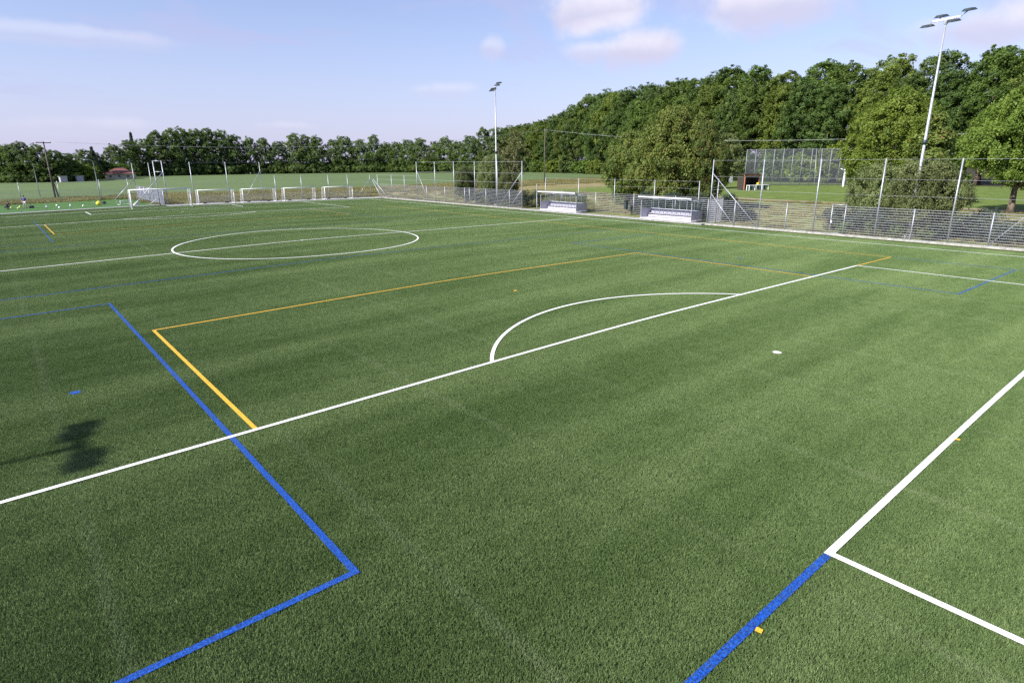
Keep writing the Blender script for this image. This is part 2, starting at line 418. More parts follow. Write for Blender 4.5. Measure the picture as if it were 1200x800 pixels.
sheet('ground', sorted([-f for f in far]+UL+far), sorted([-3000, -1500, -700, -300, -150, -60]+list(np.arange(-50, 200, 6.0))+[230, 300, 420, 800, 1600, 3000]), -0.06, 'ground_land')
pitch = sheet('pitch', [-35.5]+UL[1:-1]+[35.4], list(np.arange(-7, 105, 4.0))+[106.4], -0.035, 'turf_base')

# coloured fibres: one tile of grass blades, laid side by side over the pitch
def blade_tile(name, size, n, hmin, hmax, wmin, wmax, lean, mat, seed, tuft=0):
    r = np.random.default_rng(seed)
    x = r.uniform(-size/2, size/2, n); y = r.uniform(-size/2, size/2, n)
    h = r.uniform(hmin, hmax, n); wd = r.uniform(wmin, wmax, n); a = r.uniform(0, 2*np.pi, n)
    ln = r.uniform(0.2, lean, n)*h; la = r.uniform(0, 2*np.pi, n)
    tint = r.random(n)
    if tuft:            # fibres stand in tufts, each of one shade
        k = np.arange(n)//tuft; cx = r.uniform(-size/2, size/2, n)[k]; cy = r.uniform(-size/2, size/2, n)[k]
        x = cx+r.normal(size=n)*.004; y = cy+r.normal(size=n)*.004
        tint = np.clip(.12+r.random(n)[k]*.52+tint*.38-.05, 0, 1); la = (r.uniform(0, 2*np.pi, n)[k])+r.normal(size=n)*.6
    bx, by = np.cos(a)*wd/2, np.sin(a)*wd/2
    tx, ty = x+np.cos(la)*ln, y+np.sin(la)*ln
    z0 = np.zeros(n)
    v = np.stack([np.stack([x-bx, y-by, z0], 1), np.stack([x+bx, y+by, z0], 1),
                  np.stack([tx+bx*.6, ty+by*.6, h], 1), np.stack([tx-bx*.6, ty-by*.6, h], 1)], 1).reshape(-1, 3)
    return quads(name, v, n, mat, tint)
def quads(name, v, n, mat, tint):
    me = bpy.data.meshes.new(name)
    me.vertices.add(4*n); me.vertices.foreach_set('co', v.astype(np.float32).ravel())
    me.loops.add(4*n); me.loops.foreach_set('vertex_index', np.arange(4*n, dtype=np.int32))
    me.polygons.add(n); me.polygons.foreach_set('loop_start', np.arange(0, 4*n, 4, dtype=np.int32))
    at = me.attributes.new('tint', 'FLOAT', 'FACE'); at.data.foreach_set('value', np.asarray(tint, np.float32))
    me.materials.append(MATS[mat]); me.update(calc_edges=True)
    return me
def scatter(name, pts, rots, tile_me, label=None, scales=None):
    """an object of kind stuff whose points carry the tile"""
    tile = bpy.data.objects.new(name+'_tile', tile_me)
    me = bpy.data.meshes.new(name); me.from_pydata([tuple(p) for p in pts], [], [])
    a = me.attributes.new('rot', 'FLOAT_VECTOR', 'POINT'); a.data.foreach_set('vector', np.asarray(rots, np.float32).ravel())
    s = me.attributes.new('siz', 'FLOAT', 'POINT'); s.data.foreach_set('value', np.asarray(scales if scales is not None else np.ones(len(pts)), np.float32))
    o = obj(name, me); o['kind'] = 'stuff'
    if label: o['label'] = label
    ng = bpy.data.node_groups.new(name, 'GeometryNodeTree')
    ng.interface.new_socket('Geometry', in_out='INPUT', socket_type='NodeSocketGeometry')
    ng.interface.new_socket('Geometry', in_out='OUTPUT', socket_type='NodeSocketGeometry')
    gi = ng.nodes.new('NodeGroupInput'); go = ng.nodes.new('NodeGroupOutput')
    io = ng.nodes.new('GeometryNodeInstanceOnPoints'); oi = ng.nodes.new('GeometryNodeObjectInfo')
    oi.inputs['Object'].default_value = tile; oi.inputs['As Instance'].default_value = True
    na = ng.nodes.new('GeometryNodeInputNamedAttribute'); na.data_type = 'FLOAT_VECTOR'; na.inputs[0].default_value = 'rot'
    er = ng.nodes.new('FunctionNodeEulerToRotation')
    ns = ng.nodes.new('GeometryNodeInputNamedAttribute'); ns.data_type = 'FLOAT'; ns.inputs[0].default_value = 'siz'
    L = ng.links
    L.new(gi.outputs[0], io.inputs['Points']); L.new(oi.outputs['Geometry'], io.inputs['Instance'])
    L.new(na.outputs[0], er.inputs[0]); L.new(er.outputs[0], io.inputs['Rotation']); L.new(ns.outputs[0], io.inputs['Scale'])
    L.new(io.outputs[0], go.inputs[0])
    md = o.modifiers.new('blades', 'NODES'); md.node_group = ng
    return o
tile = blade_tile('turf_blades', 2.0, 60000, 0.036, 0.052, 0.0026, 0.0054, 0.5, 'turf_fibre', 3, tuft=3)
rg = np.random.default_rng(9)
cu, cv = np.meshgrid(np.arange(-34.5, 35, 2.0), np.arange(-6, 106, 2.0)); cu = cu.ravel(); cv = cv.ravel()
slope = -CR*cu/np.sqrt(cu*cu+9.0)
qk = rg.integers(0, 4, len(cu))*math.pi/2
rots = []
for k in range(len(cu)):
    mm = Matrix.Rotation(-math.atan(slope[k]), 3, 'Y') @ Matrix.Rotation(qk[k], 3, 'Z')
    rots.append(tuple(mm.to_euler('XYZ')))
scatter('turf_grass', np.stack([cu, cv, terr(cu, cv)-0.035], 1), rots, tile, 'short green synthetic grass fibres covering the whole football pitch')

# ------------------------------------------------------------------ pitch markings (children of the pitch)
def lift(t):
    """white fibres stand level with the pile, coloured ones a little lower, so green fibres show through them"""
    return {1: .0095, 2: .0072, 3: .0140}[min(3, int(t))]+(t-int(t))*.003+(.003 if t >= 4 else 0)
def strip(name, pts, width, mat, tier, closed=False, label=None):
    """a painted band along a polyline, following the crown"""
    P = [Vector((p[0], p[1], 0)) for p in pts]; n = len(P); vs = []; fs = []
    for i in range(n):
        a = P[(i-1) % n] if (closed or i > 0) else P[i]; b = P[(i+1) % n] if (closed or i < n-1) else P[i]
        d = (b-a).normalized()
        if 0 < i < n-1 or closed: d = ((P[i]-a).normalized()+(b-P[i]).normalized()).normalized()
        nr = Vector((-d.y, d.x, 0)); k = 1.0
        if 0 < i < n-1 or closed:
            d1 = (P[i]-P[(i-1) % n]).normalized(); k = 1.0/max(0.3, nr.dot(Vector((-d1.y, d1.x, 0))))
        for sgn in (-1, 1):
            q = P[i]+nr*(sgn*width/2*k); vs.append((q.x, q.y, tz(q.x, q.y)+lift(tier)))
    m = n if closed else n-1
    for i in range(m):
        j = (i+1) % n; fs.append((2*i, 2*j, 2*j+1, 2*i+1))
    mb = MB(); mb.add([(a, b, c) for a, b, c in vs], [f[::-1] for f in fs])
    o = mb.build(name, mat, pitch)
    if label: o['label'] = label
    return o
def seg(a, b):
    """a line split finely where it crosses the ridge of the crown"""
    n = max(1, int(abs(b[0]-a[0])/1.0)); return [(a[0]+(b[0]-a[0])*i/n, a[1]+(b[1]-a[1])*i/n) for i in range(n+1)]
def path(*c):
    out = seg(c[0], c[1])
    for i in range(1, len(c)-1): out += seg(c[i], c[i+1])[1:]
    return out
def arc(cx, cy, r, a0, a1, n=40): return [(cx+r*math.cos(a0+(a1-a0)*i/n), cy+r*math.sin(a0+(a1-a0)*i/n)) for i in range(n+1)]
WT, BT, YT = 3, 2, 1
lw = 0.12
for s, nm in ((-1, 'west'), (1, 'east')):
    strip('touchline', path((s*31.94, 0), (s*31.94, 100)), lw, 'line_white', WT)
strip('halfway_line', path((-31.88, 50), (31.88, 50)), lw, 'line_white', WT)
strip('centre_circle', arc(0, 50, 9.09, 0, 2*math.pi, 96)[:-1], lw, 'line_white', WT+.4, True)
def spot(name, u, v, r, mat, tier=4.5):
    mb = MB(); n = 18
    vs = [(u+r*math.cos(2*math.pi*k/n), v+r*math.sin(2*math.pi*k/n)) for k in range(n)]
    mb.add([(a, b, tz(a, b)+lift(tier)) for a, b in vs], [tuple(range(n))]); mb.build(name, mat, pitch)
def square(name, u, v, a, mat, rz=0.0):
    mb = MB(); c, s = math.cos(rz), math.sin(rz)
    vs = [(u+x*c-y*s, v+x*s+y*c) for x, y in ((-a/2, -a/2), (a/2, -a/2), (a/2, a/2), (-a/2, a/2))]
    mb.add([(p, q, tz(p, q)+0.0165) for p, q in vs], [(0, 1, 2, 3)]); mb.build(name, mat, pitch)
spot('centre_spot', 0, 50, 0.13, 'line_white', 4.7)
for e in (0, 1):
    f = (lambda v: v) if e == 0 else (lambda v: 100-v)
    strip('goal_line', path((-31.88, f(.06)), (31.88, f(.06))), lw, 'line_white', WT)
    strip('penalty_area_line', path((-20.1, f(.12)), (-20.1, f(16.44)), (20.1, f(16.44)), (20.1, f(.12))), lw, 'line_white', WT)
    strip('goal_area_line', path((-9.1, f(.12)), (-9.1, f(5.44)), (9.1, f(5.44)), (9.1, f(.12))), lw, 'line_white', WT)
    a0 = math.asin((16.50-11)/9.09)
    pa = arc(0, 11, 9.09, a0, math.pi-a0, 40)
    strip('penalty_arc', [(p[0], f(p[1])) for p in pa], lw, 'line_white', WT+.4)
    spot('penalty_spot', 0, f(11), 0.135, 'line_white')
    # yellow small-field pitch
    strip('yellow_goal_line', path((-25.36, f(16.44)), (-20.17, f(16.44))), 0.11, 'line_yellow', YT)
    strip('yellow_goal_line', path((20.17, f(16.44)), (25.36, f(16.44))), 0.11, 'line_yellow', YT)
    strip('yellow_penalty_area_line', path((-14.45, f(16.51)), (-14.45, f(28.25)), (14.45, f(28.25)), (14.45, f(16.51))), 0.11, 'line_yellow', YT)
    square('yellow_penalty_mark', 0.0, f(23.9 if e == 0 else 25.1), .16, 'line_yellow')
    # blue cross pitches
    for s in (-1, 1):
        strip('blue_penalty_area_line', path((s*25.4, f(10.06)), (s*15.02, f(10.06)), (s*15.02, f(34.85)), (s*25.4, f(34.85))), 0.12, 'line_blue', BT)
        strip('blue_touchline', path((s*9.17, f(5.44)), (s*25.4, f(5.44))), 0.12, 'line_blue', BT)
        strip('blue_goal_line', path((s*25.4, f(5.5)), (s*25.4, f(16.2))), 0.12, 'line_blue', BT+.3)
        spot('blue_penalty_spot', s*17.48, f(22.44), 0.14, 'line_blue', 2.5)
    strip('blue_touchline', path((-25.4, f(39.5)), (25.4, f(39.5))), 0.11, 'line_blue', BT)
for s in (-1, 1):
    strip('yellow_touchline', path((s*25.36, 16.5), (s*25.36, 83.5)), 0.11, 'line_yellow', YT+.3)
for (u, v) in ((-11.47, 5.33), (-2.99, 5.34)): square('yellow_corner_mark', u, v, .088, 'line_yellow', 0.2)

# ------------------------------------------------------------------ paths and hard strips
sheet('gravel_strip', [1.2, 3, 5, 7, 9, 13, 18, 24, 30, 35.4], [102.6, 104, 106.4], 0.024, 'gravel_grey', side=0.07)
sheet('kerb_strip', [36.0, 36.6], [-6, 10, 20, 30, 37.0], 0.06, 'concrete', side=0.14)
sheet('dugout_paving', [35.4, 36.0, 36.7], [37.0, 45, 55, 64.6], 0.05, 'concrete', side=0.14)
sheet('kerb_strip', [35.9, 36.6], [64.6, 80, 95, 106.4], 0.03, 'concrete', side=0.1)
sheet('green_court', [-60, -40, -30, -24, -18, -13, -9, -7, -5, -3, -1, .9], [107.6, 112, 118, 124, 128.5], 0.0, 'court_green', side=0.05)
sheet('court_edging', [-60, -36, -24, -18, -13, -9, -6, -3, -1, .9], [106.4, 107.6], 0.0, 'gravel_grey', side=0.05)
mb = MB(); pth = [(76, -60), (75, -10), (74.2, 30), (74.4, 52), (77, 64), (82, 76), (90, 86)]
for i, (u, v) in enumerate(pth):
    a = Vector(pth[max(i-1, 0)]); b = Vector(pth[min(i+1, len(pth)-1)]); d = (b-a).normalized(); nr = Vector((-d.y, d.x))
    for sg in (-1.3, 1.3): mb.v.append((u+nr.x*sg, v+nr.y*sg, ZF-0.02))
    if i: k = 2*i; mb.f.append((k-2, k-1, k+1, k))
mb.f = [f[::-1] for f in mb.f]
tag(mb.build('footpath', 'dirt_path'), kind='structure')

# ------------------------------------------------------------------ trees
def leaves(name, mat, clumps, per, leaf, seed, flat=0.55, up=0.35, rad=None, hang=0.0):
    """clumps: rows of (x,y,z, nx,ny,nz, r): many small folded-free leaf faces per clump"""
    r = np.random.default_rng(seed); C = np.asarray(clumps, float); n = len(C)*per
    k = np.repeat(np.arange(len(C)), per)
    off = r.normal(size=(n, 3)); off /= np.linalg.norm(off, axis=1)[:, None]; off *= (r.random((n, 1))**0.5)
    nrm = C[k, 3:6]
    comp = (off*nrm).sum(1)[:, None]*nrm
    off = off-comp*(1-flat)
    P = C[k, :3]+off*C[k, 6:7]
    P[:, 2] -= hang*r.random(n)*C[k, 6]
    N = nrm*0.7+np.array([0, 0, up])+r.normal(size=(n, 3))*0.55; N /= np.linalg.norm(N, axis=1)[:, None]
    A = np.cross(N, r.normal(size=(n, 3))); A /= np.linalg.norm(A, axis=1)[:, None]; B = np.cross(N, A)
    L = leaf*r.uniform(.6, 1.35, (n, 1)); Wd = L*r.uniform(.42, .7, (n, 1))
    v = np.stack([P-A*L*.5, P+B*Wd*.5+N*L*.06, P+A*L*.5, P-B*Wd*.5-N*L*.03], 1).reshape(-1, 3)
    ct = r.random(len(C))
    tint = np.clip(ct[k]*0.65+r.random(n)*0.45-0.05, 0, 1)
    return quads(name, v, n, mat, tint)
def crown_clumps(lobes, n, seed, cr, jitter=0.12, zmin=0.3, inner=0.25):
    """clump centres over a set of ellipsoid lobes (x,y,z,rx,ry,rz), skipping what lies deep inside another lobe"""
    r = np.random.default_rng(seed); Lb = np.asarray(lobes, float); out = []
    wgt = (Lb[:, 3]*Lb[:, 4]*Lb[:, 5])**(2/3.); wgt /= wgt.sum()
    tries = 0
    while len(out) < n and tries < n*30:
        tries += 1
        i = r.choice(len(Lb), p=wgt); d = r.normal(size=3); d[2] = d[2]*0.9+0.15; d /= np.linalg.norm(d)
        rad = 1+r.normal()*jitter
        if r.random() < inner: rad *= r.uniform(.45, .85)
        p = Lb[i, :3]+d*Lb[i, 3:6]*rad
        if p[2] < zmin: continue
        q = (p-Lb[:, :3])/Lb[:, 3:6]; dd = (q*q).sum(1); dd[i] = 9
        if dd.min() < 0.42 and r.random() > 0.12: continue
        nr = d/Lb[i, 3:6]; nr /= np.linalg.norm(nr)
        out.append((*p, *nr, cr*r.uniform(.65, 1.4)))
    return out
def lobes_for(H, R, base, n, seed, top=0.75, lobe=0.42):
    """an irregular crown: lobes set round an egg-shaped envelope"""
    r = np.random.default_rng(seed); out = [(0, 0, base+(H-base)*.5, R*.6, R*.6, (H-base)*.42)]
    for i in range(n):
        th = 2.399*i+r.uniform(-.4, .4); k = (i+.5)/n
        z = base+(H-base)*(0.10+0.86*k); env = math.sin(math.pi*min(.98, .18+.72*k)**1.05)
        rr = R*lobe*r.uniform(.75, 1.25)*(1.0 if k < top else .8)
        d = max(0.0, R*env-rr*.75)*r.uniform(.75, 1.1)
        zz_ = min(z, H-rr*.8)
        out.append((d*math.cos(th), d*math.sin(th), zz_, rr, rr, rr*r.uniform(.7, .95)))
    out.append((r.uniform(-.6, .6), r.uniform(-.6, .6), H-R*.30, R*.36, R*.36, R*.30))
    return out
def trunk_mesh(name, H, R, base, r0, seed, lobes, mat='bark', lean=(0, 0), fork=None, nl=9):
    r = np.random.default_rng(seed); mb = MB()
    top = H*.72; pts = []; rad = []
    for i in range(8):
        k = i/7; z = -0.15+k*(top+.15)
        pts.append((lean[0]*k+r.normal()*.05*k*R*.4, lean[1]*k+r.normal()*.05*k*R*.4, z)); rad.append(max(.03, r0*(1-.85*k)*(1.45 if i == 0 else 1)))
    mb.tube(pts, rad, 9)
    L = sorted(lobes, key=lambda q: -q[3])[:nl]
    for q in L:
        k = min(.85, max(.15, (q[2]*.55)/top)); j = min(6, int(k*7)); a = Vector(pts[j]); b = Vector(q[:3])
        mid = a.lerp(b, .5)+Vector((0, 0, .12*(b-a).length))
        mb.tube([a, a.lerp(mid, .6), mid, b], [rad[j]*.62, rad[j]*.45, rad[j]*.3, .03], 6)
    return mb.mesh(name, mat, True)
def make_tree(kind, H, R, base, seed, leafmat, nl=12, clumps=420, per=42, leaf=.45, cr=.75, r0=.3, bark='bark', lobe=.42, lean=(0, 0), lobes=None, zmin=.3, hang=0.0, jitter=.12, flat=.55, skirt=0):
    lobes = lobes or lobes_for(H, R, base, nl, seed, lobe=lobe)
    for q in range(skirt):
        th = 6.283*q/skirt; lobes.append((R*.55*math.cos(th), R*.55*math.sin(th), R*.42, R*.5, R*.5, R*.42))
    me_c = leaves(kind+'_crown', leafmat, crown_clumps(lobes, clumps, seed+1, cr, jitter, zmin), per, leaf, seed+2, flat=flat, hang=hang)
    me_t = trunk_mesh(kind+'_trunk', H, R, base, r0, seed+3, lobes, bark, lean)
    return me_t, me_c
def plant_tree(name, meshes, loc, label, cat='tree', group=None, rz=0.0, sc=(1, 1, 1)):
    o = thing(name, label, cat, loc, rz, group); o.scale = sc
    obj('trunk', meshes[0], o); obj('crown', meshes[1], o)
    return o
rnd = random.Random(11)

# the wood: tall broadleaf trees along and behind its edge
WOODP = [make_tree('wood', 26, 6.6, b, 100+i*7, ('leaf_wood', 'leaf_pale_wood', 'leaf_deep_wood', 'leaf_wood', 'leaf_deep_wood')[i], 30, 840, 56, .36, .70, .34, lobe=.30, jitter=.16) for i, b in enumerate((3.0, 4.5, 2.5, 6.0, 3.5))]
WOOD0 = [(214.3, 285.6, 22.3), (212.3, 277.1, 19.4), (210.7, 268.6, 22.8), (207.6, 260.5, 21.6), (204.3, 252.3, 20.7), (203.9, 243.3, 23.3), (201.6, 236.1, 20.5), (198.5, 227.5, 25.4), (197.1, 220.4, 24.7), (195.2, 211.9, 27.2), (195.3, 201.0, 29.0), (190.6, 193.6, 28.3), (186.7, 187.6, 28.2), (185.5, 180.0, 28.5), (181.8, 171.5, 31.4), (178.9, 167.2, 26.3), (174.2, 158.5, 25.8), (170.7, 153.0, 26.4), (168.9, 145.0, 27.1), (164.5, 137.4, 25.8), (161.5, 129.7, 25.6), (155.8, 119.9, 27.0), (152.5, 113.1, 27.3), (151.2, 103.6, 24.8), (151.8, 98.4, 26.2), (152.1, 90.1, 25.2), (150.7, 83.3, 25.8), (148.8, 75.6, 23.8), (149.9, 65.4, 26.2), (148.3, 57.9, 23.9), (146.1, 50.0, 24.2), (147.4, 42.0, 26.7), (144.4, 33.8, 23.1), (142.5, 24.8, 21.9), (141.8, 16.9, 21.6)]
WOOD1 = [(217.9, 286.0, 24.5), (215.4, 276.3, 24.0), (213.6, 269.6, 24.7), (211.6, 260.3, 24.8), (209.4, 251.2, 25.4), (206.6, 243.3, 25.6), (204.2, 232.5, 27.3), (202.4, 224.0, 28.6), (199.9, 214.9, 30.6), (199.0, 205.3, 33.9), (196.0, 195.4, 33.1), (192.2, 188.0, 33.8), (186.8, 180.3, 32.5), (183.9, 172.9, 32.1), (180.3, 166.0, 32.0), (178.0, 157.0, 32.6), (174.4, 150.3, 31.5), (172.3, 143.4, 31.0), (166.6, 135.5, 31.2), (165.1, 127.9, 30.9), (160.3, 117.9, 30.8), (157.9, 110.6, 31.8), (157.0, 101.2, 31.0), (157.2, 92.5, 28.7), (157.7, 82.5, 30.2), (155.6, 75.7, 28.9), (156.2, 64.5, 29.3), (154.1, 53.6, 28.8), (153.0, 42.9, 28.2), (151.9, 35.4, 26.4), (150.3, 24.6, 25.8), (148.8, 18.3, 24.6)]
protos = {}
def place(key, meshes, name, loc, label, cat, group, rz, sc):
    """first use builds the thing, later ones copy it and its parts"""
    if key not in protos:
        protos[key] = plant_tree(name, meshes, loc, label, cat, group, rz, sc); return protos[key]
    o = copy_tree(protos[key]); o.location = loc; o.rotation_euler = (0, 0, rz); o.scale = sc; tag(o, label, cat, group)
    return o
for row, (lst, txt) in enumerate(((WOOD0, 'tall green tree, %s from the open field end along the front edge of the wood'),
                                  (WOOD1, 'tall dark green treetop, %s from the open field end in the back row of wood'))):
    for i, (u, v, h) in enumerate(lst):
        k = (i*3+row*2+(i//4)) % 5; s = h/26.0; wscale = (0.55+0.45*s)*(1.0+.2*row)
        place('wood%d' % k, WOODP[k], 'woodland_tree', (u, v, ZF-.05), txt % ordw(i), 'tree', 'trees of the tall wood', rnd.uniform(0, 6.28),
              (wscale*rnd.uniform(.92, 1.12), wscale*rnd.uniform(.92, 1.12), s))

# lower growth along the edge of the wood
EDGEP = [make_tree('edge', 4.2, 2.6, .1, 300+i*5, ('leaf_wood', 'leaf_far', 'leaf_light')[i], 9, 170, 36, .38, .6, .09, lobe=.5, zmin=.1) for i in range(3)]
EDGE = [(208.0, 281), (206.5, 272), (203.5, 262), (200.5, 251), (198.5, 241), (196.3, 231), (193.0, 222), (191.0, 212), (189.5, 203), (185.5, 193), (181.0, 185), (177.5, 175), (172.5, 165), (172.6, 159.8), (169.8, 155.4), (167.5, 155.5), (162.6, 145), (158.4, 135), (153.4, 124.5), (148.2, 113), (147.0, 104), (146.7, 95), (146.4, 87), (145.0, 79), (144.5, 71), (144.2, 63), (143.0, 55), (142.1, 46)]
for i, (u, v) in enumerate(EDGE):
    k = (i*2+i//3) % 3; s = rnd.uniform(.75, 1.45)*(1.25 if v > 100 else 1.5)
    place('edge%d' % k, EDGEP[k], 'woodland_shrub', (u, v, ZF-.05), 'leafy shrub, %s from the open field end along the foot of the wood' % ordw(i), 'shrub', 'shrubs along the foot of the wood',
          rnd.uniform(0, 6.28), (s*rnd.uniform(.9, 1.3), s*rnd.uniform(.9, 1.3), s))
place('blossom', make_tree('pale', 4.0, 2.3, .2, 377, 'blossom', 8, 130, 30, .34, .5, .07, lobe=.5, zmin=.1), 'blossoming_shrub', (163.5, 152.0, ZF), 'pale tan blossoming shrub at the foot of the wood', 'shrub', None, .4, (1.25, 1.25, 1.5))

# the far row of field trees
FARP = [make_tree('field', 20, 6.0, .3, 500+i*9, 'leaf_far', 20, 600, 48, .44, .8, .32, lobe=.36, zmin=.3, jitter=.2, skirt=5) for i in range(4)]
ROW = [(-25.5, 320.6, 15.0), (-21.9, 314.9, 14.3), (-17.9, 308.8, 14.9), (-14.5, 303.6, 14.0), (-10.0, 299.6, 13.1), (-6.2, 296.2, 14.0), (-1.9, 293.0, 13.2), (2.2, 291.8, 11.3), (6.8, 295.2, 10.2), (13.4, 310.5, 11.7), (19.5, 325.1, 10.8), (29.7, 349.3, 14.6), (39.1, 368.9, 17.3), (46.4, 371.9, 18.1), (52.2, 371.1, 21.7), (59.0, 370.1, 22.9), (64.2, 369.3, 23.4), (70.6, 368.4, 23.1), (76.5, 367.5, 23.6), (83.3, 366.5, 22.5), (88.6, 365.7, 20.2), (96.4, 364.6, 19.1), (103.0, 361.2, 18.9), (109.6, 356.8, 17.1), (117.0, 351.9, 20.9), (121.8, 348.7, 20.1), (127.1, 345.1, 19.5), (134.4, 340.2, 17.8), (139.6, 336.8, 19.6), (146.9, 332.0, 17.6), (153.3, 327.7, 19.9), (158.0, 323.1, 15.8), (161.0, 316.4, 16.2), (164.5, 308.6, 17.2), (167.4, 302.1, 17.6), (171.3, 293.3, 15.7), (174.1, 286.8, 17.9), (177.2, 279.8, 15.8), (180.6, 272.4, 18.3), (183.6, 265.5, 21.7), (187.1, 257.7, 21.7)]
for i, (u, v, h) in enumerate(ROW):
    k = (i*3+i//5) % 4; s = h/20.0
    place('far%d' % k, FARP[k], 'field_tree', (u, v, ZF-.05), 'dark green tree, %s from the utility pole end in the far row beyond the field' % ordw(i), 'tree', 'far trees beyond the field',
          rnd.uniform(0, 6.28), ((.35+.65*s)*rnd.uniform(.95, 1.25), (.35+.65*s)*rnd.uniform(.95, 1.25), s))
for i in range(24):
    k = i % 3; u, v = ROW[int(i*1.7)][:2]; s = rnd.uniform(1.0, 1.7)
    place('edge%d' % k, EDGEP[k], 'field_shrub', (u+1.5, v+4.0, ZF-.05), 'dark shrub, %s from the utility pole end under the far row of trees' % ordw(i), 'shrub', 'shrubs under the far row of trees',
          rnd.uniform(0, 6.28), (s*2.2, s*2.2, s))
def conifer(seed, H, R):
    r = np.random.default_rng(seed); cl = []
    for i in range(150):
        k = r.random()**.8; z = H*(.12+.86*k); rr = R*(1-k)*r.uniform(.5, 1.05)+.1; th = r.uniform(0, 6.28)
        cl.append((rr*math.cos(th), rr*math.sin(th), z, .5*math.cos(th), .5*math.sin(th), .7, .55))
    mb = MB(); mb.tube([(0, 0, -.1), (0, 0, H*.5), (0, 0, H*.98)], [.22, .13, .02], 7)
    return mb.mesh('conifer_trunk', 'bark', True), leaves('conifer_crown', 'leaf_conifer', cl, 26, .42, seed+1, flat=.4, up=.1, hang=.6)
cm = conifer(61, 14, 3.4)
place('conifer', cm, 'conifer', (17.6, 315.5, ZF), 'dark conifer standing alone beside the red roofed house', 'tree', None, 0, (1, 1, .95))
place('conifer', cm, 'conifer', (42.5, 376, ZF), 'dark conifer tip rising above the far field trees', 'tree', None, 1, (1, 1, 1.55))

# trees and bushes close behind the fence
def single(name, key, meshes, loc, label, cat='tree', rz=0.0, sc=(1, 1, 1)):
    return place(key, meshes, name, (loc[0], loc[1], tz(loc[0], loc[1])-.05), label, cat, None, rz, sc)
single('broadleaf_tree', 'right', make_tree('spreading', 13.2, 6.6, 3.4, 700, 'leaf_right', 26, 1700, 78, .23, .62, .40, lobe=.34, lean=(.5, .4), zmin=2.9, hang=.5),
       (70.0, 19.6), 'bright green spreading tree with a forked brown trunk, beside the far fence', 'tree', 0.0, (.9, .9, 1.0))
single('broadleaf_tree', 'light', make_tree('domed', 14.8, 6.9, .8, 720, 'leaf_light', 24, 1600, 74, .25, .66, .38, lobe=.32, zmin=.8),
       (82.5, 36.8), 'light yellow-green domed tree standing behind the tall lamp mast', 'tree', 1.0)
single('broadleaf_tree', 'spire', make_tree('slender', 11.5, 2.3, 1.0, 735, 'leaf_brown', 10, 330, 40, .34, .6, .2, lobe=.5, zmin=.8),
       (77.0, 30.5), 'slender olive tree squeezed between the domed and the spreading tree', 'tree', .3)
brown = make_tree('thicket', 12.2, 5.4, .4, 740, 'leaf_brown', 20, 1250, 74, .25, .7, .22, lobe=.38, zmin=.3)
brown2 = make_tree('thicket', 12.0, 5.0, .4, 760, 'leaf_brown', 18, 1150, 74, .25, .7, .22, lobe=.4, zmin=.3)
single('thicket_tree', 'brown', brown, (48.6, 50.4), 'tallest olive brown tree with russet leaves behind the nearer dugout', 'tree', .5, (.88, .88, 1))
single('thicket_tree', 'brown2', brown2, (52.0, 60.0), 'grey green bushy tree between the two dugouts beside the open field', 'tree', 2.2, (.74, .74, .83))
single('thicket_tree', 'brown', brown, (49.5, 46.4), 'olive bushy tree behind the end of the nearer dugout, by the net post', 'tree', 3.6, (.52, .52, .86))
single('broadleaf_tree', 'light2', make_tree('young', 11, 3.6, .6, 770, 'leaf_bush', 12, 420, 40, .36, .65, .2, lobe=.45, zmin=.4),
       (104.0, 76.5), 'slim green tree at the edge of the lawn next to the shelter', 'tree', 1.2)
bushm = make_tree('bush', 6.0, 3.6, .1, 780, 'leaf_bush', 14, 1000, 60, .155, .5, .10, lobe=.46, zmin=.15)
bushn = make_tree('bush', 6.0, 3.6, .1, 795, 'leaf_bush', 14, 1000, 60, .155, .5, .10, lobe=.46, zmin=.15)
single('bush', 'bush1', bushm, (39.9, 19.3), 'large grey green bush around the foot of the tall lamp mast', 'bush', .2, (.74, .74, .99))
single('bush', 'bush2', bushn, (43.2, 24.2), 'dense grey green bush behind the fence gate', 'bush', 1.9, (.68, .68, .92))
single('bush', 'bush1', bushm, (46.5, 85.0), 'rounded green bush behind the far lamp mast', 'bush', 2.7, (.66, .66, 1.18))
single('bush', 'bush2', bushn, (45.0, 90.4), 'low wide green bush next to the rounded bush, at the open field', 'bush', 3.9, (.62, .62, .88))
single('bush', 'bush1', bushm, (47.0, 81.2), 'small green bush at the foot of the thin sparse tree', 'bush', 4.9, (.5, .5, .8))
single('sapling', 'sparse', make_tree('sparse', 11.4, 3.0, 3.2, 810, 'leaf_sparse', 12, 150, 26, .30, .55, .14, 'bark_pale', lobe=.42, zmin=2.5),
       (51.0, 84.4), 'thin sparse tree with pale branches and few leaves beside the rounded bush', 'tree', 0)
# dark foliage added close behind the fence, its near-black leaves standing in for shade
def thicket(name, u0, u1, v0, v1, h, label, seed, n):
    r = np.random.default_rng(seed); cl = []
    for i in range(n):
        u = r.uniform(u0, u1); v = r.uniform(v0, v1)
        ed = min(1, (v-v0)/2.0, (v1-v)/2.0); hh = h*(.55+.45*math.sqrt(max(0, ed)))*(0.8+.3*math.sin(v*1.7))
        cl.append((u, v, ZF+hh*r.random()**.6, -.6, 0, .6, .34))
    o = tag(obj(name, leaves(name, 'leaf_shade', cl, 34, .16, seed+1, flat=.8)), label, 'shade_foliage')
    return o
thicket('shade_foliage', 38.2, 43.6, 12.6, 27.2, 2.1, 'added dark foliage as shade behind the fence below the bushes by the tall mast', 831, 620)
thicket('shade_foliage', 40.1, 43.0, 35.2, 50.5, 2.35, 'added dark foliage as shade behind the nearer dugout', 841, 900)
